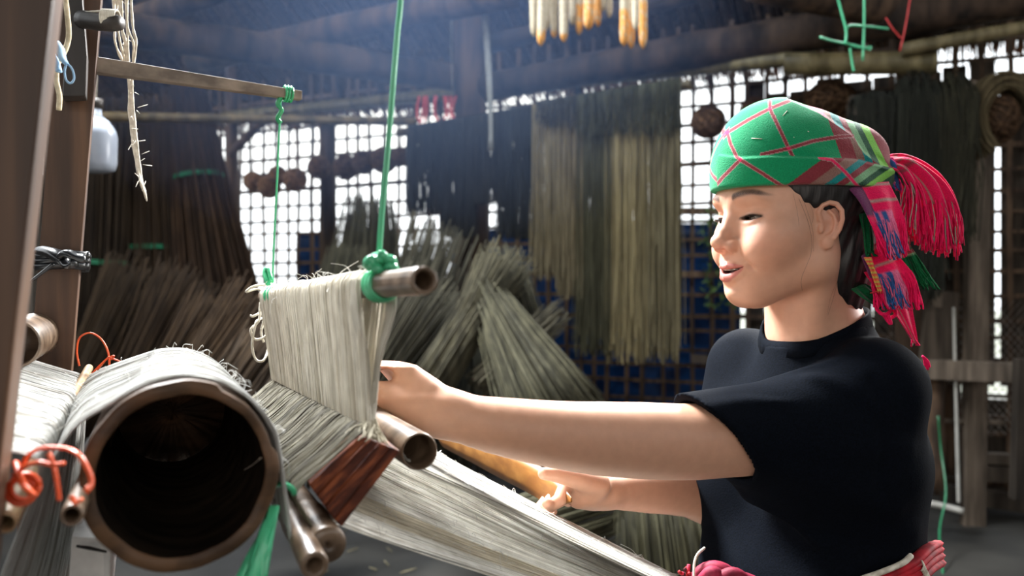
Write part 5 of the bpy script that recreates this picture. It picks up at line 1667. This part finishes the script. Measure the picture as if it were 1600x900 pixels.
# ribbed collar
def ring_on(f, centre, dirs, start=0.2):
    """march from outside onto the surface"""
    out = []
    for c, d_ in zip(centre, dirs):
        lo_, hi_ = 0.0, start
        for _ in range(30):
            m_ = (lo_ + hi_) / 2
            if f((c + d_ * m_)[None])[0] < 0: lo_ = m_
            else: hi_ = m_
        out.append(c + d_ * lo_)
    return np.array(out)
an = np.linspace(0, 2 * math.pi, 49)
dr, rg = [], []
def neck_top(x, y): return np.interp(x, [-.08, -.045, 0.0, .05, .10], [.052, .048, .033, .011, -.003]) + .020 * float(sst(np.array(-y), .022, .055))
for a in an:
    cx_, cy_ = math.cos(a), math.sin(a)
    dr.append(cx_ * FB + cy_ * LB)
    lo_, hi_ = .02, .13
    for _ in range(24):
        m_ = (lo_ + hi_) / 2
        p_ = from_b((m_ * cx_, m_ * cy_, neck_top(m_ * cx_, m_ * cy_)))
        if neck_sdf(p_[None])[0] - .0028 < 0: lo_ = m_
        else: hi_ = m_
    rg.append(from_b((lo_ * cx_, lo_ * cy_, neck_top(lo_ * cx_, lo_ * cy_))))
rg = np.array(rg)
# upright flattened section: replace by explicit band
v = []
for i, p_ in enumerate(rg):
    o_ = dr[i]
    v += [p_ + ZUP * .006, p_ + o_ * .0026 + ZUP * .005, p_ + o_ * .0062 - ZUP * .013, p_ + o_ * .002 - ZUP * .014]
f = [(i * 4 + j, i * 4 + (j + 1) % 4, i * 4 + 4 + (j + 1) % 4, i * 4 + 4 + j) for i in range(48) for j in range(4)]
col_o = mesh_obj('collar', v, f, M['shirt'], shirt)
# --- plaid head scarf
def scarf_dome(q):
    d = ell(q, (-.012, 0, .048), (.1075, .0845, .103))
    d = smin(d, ell(q, (.022, 0, .075), (.078, .070, .082)), .02)
    d = smin(d, ell(q, (-.075, .012, .085), (.048, .055, .045)), .03)
    return d
def side_uv(q):
    """the cloth laid flat on its side: forward/back and height, in twentieths of a millimetre as on the flat scarf"""
    x, y, z = q[:, 0], np.abs(q[:, 1]), q[:, 2]
    A_ = 1235.8 - 1047.3 * x + 865.5 * y - 13.1 * z - 982.2 * x * y - 542.9 * x * x
    B_ = 372.4 - 92.2 * x - 260 * y - 1368.8 * z + 360.9 * x * y - 358.5 * x * x
    return A_, B_
def scarf_sdf(p):
    q = to_h(p)
    A_, B_ = side_uv(q)
    d = scarf_dome(q)
    sgn = (q[:, 1] > 0)
    crease = np.interp(A_, [1100, 1160, 1200, 1340, 1400], [236, 243, 241, 247, 262])
    d = d - .0030 * sst(B_ - crease, 0, 5) * sgn
    l2 = np.interp(A_, [1225, 1232, 1280, 1330, 1350, 1380], [140, 157, 178, 212, 240, 262])
    d = d + .0030 * sst(l2 - B_, 0, 6) * (A_ > 1225) * sgn
    # gathers running to the knot
    for k_, (x, z_) in enumerate(((0.0, .060), (-.03, .078), (-.03, .058), (-.05, .092), (-.06, .066))):
        a = np.array([x, .08, z_]); b_ = np.array([-.105, .055, .065])
        d = d + fold(q, a, b_, .004, .0022)
    d = d - .0009 * np.sin(q[:, 0] * 70 + 4 * np.sin(q[:, 2] * 40)) * sst(.06 - q[:, 0], 0, .04)
    cutz = np.interp(q[:, 0], [-.13, -.09, -.02, .05, .10], [.046, .046, .0455, .0455, .0455])
    d = smax(d, cutz - q[:, 2], .004)
    return d
Vk, Fk = surf(scarf_sdf, hl + [-.16, -.16, .02], hl + [.18, .17, .18], .0010, project=2)
qk = to_h(Vk); A_, B_ = side_uv(qk)
G1 = np.array(rgb(16, 142, 92)); MAR = np.array(rgb(132, 50, 58)); PNK = np.array(rgb(226, 40, 92)); TAU = np.array(rgb(140, 104, 94)); TEA = np.array(rgb(18, 128, 128))
LGR = np.array(rgb(112, 160, 116)); DGR = np.array(rgb(6, 72, 44)); YGR = np.array(rgb(120, 186, 72)); PAL = np.array(rgb(190, 150, 150)); ROS = np.array(rgb(206, 92, 120))
Ck = np.tile(G1, (len(Vk), 1))
def put(m_, c): Ck[m_] = c
crease = np.interp(A_, [1100, 1160, 1200, 1340, 1400], [236, 243, 241, 247, 262])
l2 = np.interp(A_, [1225, 1232, 1280, 1330, 1350, 1380], [140, 157, 178, 212, 240, 262])
band = B_ > crease + 1
topb = (~band) & (B_ < l2 - 1) & (A_ > 1232)
cap_ = (~band) & (~topb)
qq = A_ - (294 - B_) * 1.37
for a, b_, c in ((1222, 1256, MAR), (1256, 1280, TAU), (1280, 1297, TEA), (1297, 1313, MAR), (1313, 1331, LGR), (1331, 1346, DGR), (1346, 1364, YGR), (1364, 1400, DGR)):
    put(band & (qq >= a) & (qq < b_), c)
q2 = A_ - (B_ - 190) * .35
for a, b_, c in ((1295, 1319, MAR), (1319, 1331, TAU), (1331, 1342, TEA), (1342, 1351, MAR), (1351, 1360, LGR), (1360, 1400, DGR)):
    put(cap_ & (q2 >= a) & (q2 < b_), c)
q3 = A_ - (B_ - 200) * .5
for a, b_, c in ((1280, 1300, ROS), (1300, 1308, TAU), (1308, 1319, TEA), (1319, 1328, MAR), (1328, 1338, LGR), (1338, 1347, DGR), (1347, 1358, YGR), (1358, 1380, MAR)):
    put(topb & (q3 >= a) & (q3 < b_), c)
def segd(pts):
    d = np.full(len(A_), 1e9)
    for (x0, y0), (x1, y1) in zip(pts[:-1], pts[1:]):
        ux, uy = x1 - x0, y1 - y0
        t = np.clip(((A_ - x0) * ux + (B_ - y0) * uy) / (ux * ux + uy * uy), 0, 1)
        d = np.minimum(d, np.hypot(A_ - x0 - t * ux, B_ - y0 - t * uy))
    return d
lines = [([(1108, 244), (1120, 224), (1136, 206), (1170, 186), (1202, 170), (1234, 157)], 0), ([(1136, 190), (1136, 206), (1141, 224), (1150, 242)], 0),
         ([(1203, 158), (1203, 170), (1216, 198), (1232, 232), (1238, 244)], 0), ([(1190, 241), (1232, 232), (1270, 221), (1310, 214), (1332, 212)], 0),
         ([(1157, 248), (1130, 276), (1113, 298)], 1), ([(1150, 243), (1157, 249), (1188, 268), (1226, 293)], 1), ([(1280, 246), (1300, 250), (1320, 268), (1346, 297)], 1)]
allm = np.zeros(len(Vk)); dsum = np.zeros(len(Vk))
for k_, (pts, bnd) in enumerate(lines):
    d = segd(pts); reg = band if bnd else ~band
    put(reg & (d < 3.2), PAL * .8)
    base_c = PNK if k_ == 6 else MAR * 1.15
    put(reg & (d < 2.1), base_c)
    allm += reg * (d < 2.6)
put(allm > 1.5, PNK)
put((A_ < 1113) & (B_ > 268) & (A_ < 1100 + (B_ - 262) * .42), ROS)
M['scarf'] = mat('scarf_cloth', (.80, .80, .80), (1, 1, 1), (700, 700, 700), .9, .35, attr=True, spec=.15, sheen=.15)
scarf = mesh_obj('headscarf', Vk, Fk, M['scarf'], person, Ck)
scarf['label'] = 'green plaid headscarf with pink fringed tails'
# --- tails: strips of cloth that end in fringes
M['fringe'] = mat('fringe', (.85, .85, .85), (1, 1, 1), (300, 300, 300), .85, .2, attr=True, spec=.15)
def tail(name, near_, far_, n, colf, fr=(.6, 1), fringe=None, wav=.0, r=.0008, thick=2):
    """a cloth strip (dense yarns) plus loose fringe yarns going on from its end"""
    A2 = spline([P(*x) for x in near_], 26); B2 = spline([P(*x) for x in far_], 26)
    mb = MB()
    k_end = int(26 * fr[0])
    # cloth: a thin wavy sheet
    nu = 34
    vv, cc = [], []
    for j in range(k_end):
        for i in range(nu):
            u = i / (nu - 1)
            c = A2[j] * (1 - u) + B2[j] * u
            dpt = np.array([.25, -1, .1]) * wav * math.sin(u * 11 + j * .12) * min(1, j / 6)
            vv.append(c + dpt); cc.append(colf(u, j / 25))
    f = [(j * nu + i, j * nu + i + 1, (j + 1) * nu + i + 1, (j + 1) * nu + i) for j in range(k_end - 1) for i in range(nu - 1)]
    o = mesh_obj(name, vv, f, M['scarf'], scarf, np.array(cc))
    md = o.modifiers.new('thick', 'SOLIDIFY'); md.thickness = .0016; md.offset = 0
    for i in range(n):
        u = (i + RND.random()) / n
        ks = list(range(max(0, k_end - 2), 26))
        w1 = RND.gauss(0, .0028); ln = RND.uniform(.82, 1.06)
        pts = []
        for j in ks:
            tt = (j - ks[0]) / max(1, (25 - ks[0]))
            c = A2[j] * (1 - u) + B2[j] * u
            if j > ks[0]:
                c0 = A2[ks[0]] * (1 - u) + B2[ks[0]] * u
                c = c0 + (c - c0) * ln
            dpt = np.array([.25, -1, .1]) * wav * math.sin(u * 11 + j * .12) * min(1, j / 6)
            pts.append(c + dpt + np.array([w1, RND.gauss(0, .0004), 0]) * tt * 1.5 + np.array([math.sin(tt * 9 + i) * .0014, math.cos(tt * 7 + i) * .0014, 0]) * tt)
        cl = colf(u, .99)
        t_ = RND.uniform(.75, 1.15)
        mb.tube(pts, r * RND.uniform(.8, 1.3), 5, True, (cl[0] * t_, cl[1] * t_, cl[2] * t_))
    tag(mb.build('fringe', M['fringe'], o if False else scarf), kind='stuff')
    return o
HOT = np.array(rgb(240, 26, 92)); BLU = np.array(rgb(52, 92, 150)); LPK = np.array(rgb(226, 110, 150)); GRY = np.array(rgb(170, 150, 140)); GDK = np.array(rgb(12, 96, 54))
def pinkstripe(u, t):
    if abs((u * 7) % 1 - .5) < .07: return GRY
    if abs((t * 16) % 1 - .5) < .09 and t < .7: return np.array(rgb(150, 70, 80))
    return HOT
def pinkblue(u, t):
    if t > .45 and .25 < u < .52: return BLU if (u * 40) % 1 < .7 else LPK
    if t > .45 and .52 < u < .72: return LPK
    if t < .5 and u < .32: return np.array(rgb(110, 52, 92))
    if abs((t * 14) % 1 - .5) < .10 and t < .6: return GRY if u > .3 else np.array(rgb(70, 140, 150))
    return HOT
def greenf(u, t):
    if t < .35: return [MAR, LGR, DGR, MAR][int(t * 30) % 4]
    return GDK
def darkgreen(u, t): return GDK
def yel(u, t): return [np.array(rgb(230, 120, 70)), np.array(rgb(190, 190, 80)), np.array(rgb(220, 70, 70))][int(t * 24) % 3]
# big arching tail behind, hanging at the right
tail('scarf_tail', [(1372, 262, 1.13), (1392, 282, 1.13), (1402, 310, 1.12), (1402, 350, 1.12), (1408, 372, 1.12)],
     [(1374, 244, 1.13), (1420, 240, 1.12), (1468, 270, 1.11), (1495, 325, 1.11), (1494, 402, 1.11)], 120, pinkstripe, (.72, 1), wav=.006)
tail('scarf_tail', [(1380, 262, 1.10), (1406, 262, 1.09), (1432, 292, 1.08), (1442, 330, 1.08), (1446, 392, 1.08)],
     [(1384, 250, 1.10), (1424, 246, 1.09), (1474, 282, 1.08), (1498, 335, 1.08), (1500, 392, 1.08)], 100, pinkstripe, (.70, 1), wav=.005)
tail('scarf_tail', [(1376, 260, 1.09), (1396, 268, 1.075), (1410, 290, 1.07), (1412, 312, 1.07), (1408, 352, 1.07)],
     [(1392, 252, 1.09), (1418, 262, 1.075), (1436, 292, 1.07), (1444, 330, 1.07), (1450, 380, 1.07)], 46, lambda u, t: (GDK if .15 < u < .45 and t < .7 else pinkstripe(u, t)), (.5, 1), wav=.005)
tail('scarf_tail', [(1378, 252, 1.085), (1384, 262, 1.08), (1390, 278, 1.08), (1396, 296, 1.08)], [(1394, 246, 1.085), (1404, 256, 1.08), (1408, 272, 1.08), (1404, 300, 1.08)], 14,
     lambda u, t: BLU if .3 < u < .7 else np.array(rgb(226, 60, 140)), (.8, 1), wav=.002)
# tail falling down behind the ear
tail('scarf_tail', [(1322, 290, 1.032), (1342, 318, 1.027), (1364, 362, 1.022), (1386, 404, 1.022)], [(1388, 284, 1.052), (1404, 312, 1.042), (1414, 352, 1.032), (1414, 402, 1.032)], 110, pinkblue, (.62, 1), wav=.003)
tail('scarf_tail', [(1346, 400, 1.047), (1352, 425, 1.042), (1362, 448, 1.037), (1376, 482, 1.032)], [(1378, 372, 1.057), (1408, 402, 1.047), (1432, 440, 1.042), (1437, 482, 1.037)], 110, pinkblue, (.58, 1), wav=.004)
tail('scarf_tail', [(1350, 425, 1.057), (1374, 462, 1.057), (1402, 498, 1.072), (1432, 541, 1.092)], [(1400, 420, 1.072), (1420, 450, 1.082), (1426, 490, 1.092), (1434, 542, 1.097)], 6, pinkstripe, (.98, 1), wav=.002)
tail('scarf_tail', [(1402, 388, 1.072), (1408, 402, 1.072), (1418, 425, 1.072), (1432, 452, 1.072)], [(1416, 372, 1.072), (1432, 396, 1.072), (1446, 420, 1.072), (1460, 450, 1.072)], 40, greenf, (.4, 1), wav=.002)
tail('scarf_tail', [(1342, 335, 1.047), (1346, 360, 1.044), (1350, 385, 1.042), (1354, 402, 1.042)], [(1356, 330, 1.052), (1362, 355, 1.047), (1364, 380, 1.047), (1362, 402, 1.047)], 8, darkgreen, (.9, 1), wav=.002)
tail('scarf_tail', [(1350, 402, 1.034), (1358, 420, 1.030), (1366, 440, 1.027), (1374, 458, 1.027)], [(1361, 402, 1.037), (1368, 420, 1.032), (1374, 440, 1.030), (1378, 458, 1.030)], 6, yel, (.97, 1), wav=.001)
tail('scarf_tail', [(1330, 452, 1.062), (1345, 465, 1.052), (1362, 475, 1.052), (1376, 484, 1.052)], [(1345, 440, 1.072), (1362, 448, 1.062), (1378, 462, 1.062), (1388, 476, 1.062)], 6, darkgreen, (.95, 1), wav=.002)
mb = MB()
for pts in ([(1376, 462), (1368, 478), (1380, 492), (1392, 484), (1386, 470), (1376, 472)], [(1384, 450), (1398, 456), (1404, 474), (1396, 486)], [(1388, 492), (1392, 506), (1386, 500), (1380, 490)],
            [(1366, 470), (1378, 466), (1392, 474), (1400, 490), (1390, 498)]):
    mb.tube(spline([P(x, y, 1.05 + RND.uniform(-.004, .004)) for x, y in pts], 16), .0022, 6, True, tuple(HOT))
for k_ in range(7):
    x = 1440 + k_
    mb.tube(spline([P(1441, 556, 1.10), P(1444 + k_, 564, 1.10), P(1444 + 1.2 * k_ + RND.uniform(-2, 2), 574 + 4 * (k_ % 2), 1.10)], 8), .0012, 5, True, tuple(HOT))
tag(mb.build('fringe_knot', M['fringe'], scarf), kind='stuff')

def hit(px, py, f, d0=.9, d1=1.3):
    ds = np.linspace(d0, d1, 800)
    v = f(np.array([P(px, py, d) for d in ds]))
    k = int(np.argmax(v < 0))
    return ds[k] - .0006
mb = MB()
for a_, b_ in (((1223, 181), (1230, 173)), ((1174, 216), (1191, 217)), ((1262, 205), (1264, 206)), ((1240, 214), (1241, 215))):
    mb.tube([P(*a_, hit(*a_, scarf_sdf)), P(*b_, hit(*b_, scarf_sdf))], .0004, 4)
tag(mb.build('lint', M['rope'], scarf, col=True), kind='stuff')
# --- sash and skirt top
M['sash'] = mat('sash', rgb(104, 18, 34), rgb(150, 34, 52), (60, 60, 60), .7, .3, attr=True, detail=3)
mb = MB()
def hip(a, z_, ex=0.0):
    return from_b((.026 + (.122 + ex) * math.cos(a), (.170 + ex) * math.sin(a), z_))
a_ = np.linspace(0, 2 * math.pi, 60)
for k_ in range(5):
    pts = [hip(a, -.345 - .012 * k_ - .004 * math.sin(3 * a + k_), .006 + .003 * math.sin(5 * a + k_ * 2)) for a in a_]
    mb.tube(pts, .010, 8, False, (1, .95, .95))
sash = mb.build('sash', M['sash'], person)
mb = MB()
pts = [hip(a, -.330 - .004 * math.sin(3 * a), .007) for a in a_]
mb.tube(pts, .0035, 6, False)
mb.build('white_trim', M['rope'], sash)
mb = MB()
v = []; kk = 64
for j, (z_, e_) in enumerate(((-.36, 0), (-.44, .02), (-.55, .035), (-.66, .05))):
    for i in range(kk):
        a = i / kk * 6.2832
        v.append(hip(a, z_, e_ + .006 * math.sin(a * 16) * (j > 0)))
f = [(j * kk + i, j * kk + (i + 1) % kk, (j + 1) * kk + (i + 1) % kk, (j + 1) * kk + i) for j in range(3) for i in range(kk)]
sk = mesh_obj('skirt', v, f, M['sash'], person, np.full((len(v), 3), .5))
# twisted knot of the sash at her front
kn = MB()
def KP(pts, r_, c=(1, 1, 1)): kn.tube(spline([P(x[0], x[1] + 18, x[2]) for x in pts], 16), r_, 8, True, c)
KP([(1078, 905, 1.03), (1092, 880, 1.02), (1110, 870, 1.015), (1128, 872, 1.01), (1148, 884, 1.01), (1170, 890, 1.01), (1190, 902, 1.01)], .0085, (1.0, .9, 1.3))
KP([(1096, 890, 1.01), (1112, 876, 1.0), (1128, 886, 1.0), (1140, 900, 1.0)], .0075, (1.0, .9, 1.4))
KP([(1120, 888, 1.0), (1145, 878, .995), (1165, 890, .995), (1180, 905, .995)], .0075, (.9, .9, 1.2))
KP([(1100, 905, 1.0), (1125, 895, .99), (1150, 898, .99), (1175, 908, .99)], .008, (1.0, .9, 1.2))
kn.build('sash_knot', M['sash'], sash)
mb = MB()
for k_, (o_, r_) in enumerate(((0, .009), (9, .010), (19, .011), (30, .012))):
    mb.tube(spline([P(1350 + o_, 918 + o_ * .3, .965), P(1392 + o_ * .5, 896 + o_ * .5, .962), P(1424 + o_ * .2, 880 + o_ * .8, .97), P(1448, 858 + o_, .995), P(1462, 850 + o_, 1.04)], 18), r_, 8, True, (1.6, .9, .8), .5)
mb.build('sash_fold', M['sash'], sash)
mb = MB(); mb.tube(spline([P(1345, 905, .955), P(1380, 893, .953), P(1410, 880, .958), P(1424, 868, .965)], 20), .0032, 6)
for i in range(8):
    mb.tube(spline([P(1440 + i, 876 + 3 * i, .965), P(1444 + i * 1.5, 884 + 3 * i, .96), P(1440 + 2 * i, 893 + 3 * i, .96)], 6), .0012, 4)
mb.build('white_trim', M['rope'], sash)
mb = MB(); mb.tube(spline([P(1101, 856, 1.03), P(1090, 866, 1.02), (P(1085, 880, 1.015)), P(1084, 905, 1.01)], 12), .0016, 6)
mb.build('white_cord', M['rope'], sash)
mb = MB()
for i in range(16):
    a = P(1066 + RND.uniform(0, 16), 885 + RND.uniform(0, 18), 1.03)
    mb.tube([a, a + NR.normal(0, .004, 3)], .0022, 5, True, [(1.5, .3, .3), (.2, .2, .2), (3, 3, 3)][i % 3])
mb.build('sash_beads', M['sash'], sash)
# bench under her
bn_ = empty('bench', from_b((0, 0, -1.02)), 'low wooden bench under the seated weaver', 'bench')
top_c = from_b((-.03, 0, -.62))
M['bench'] = M['plank_grey']
mb = MB(); mb.box(top_c + [0, 0, -.03], (.26, .55, .04), [FB, LB, ZUP]); mb.build('seat', M['bench'], bn_, smooth=False)
for sx in (-1, 1):
    for sy in (-1, 1):
        mb = MB(); c = top_c + FB * .1 * sx + LB * .22 * sy
        mb.box([c[0], c[1], (c[2] - .05) / 2], (.04, .04, c[2] - .05), [FB, LB, ZUP]); mb.build('leg', M['bench'], bn_, smooth=False)
settle()
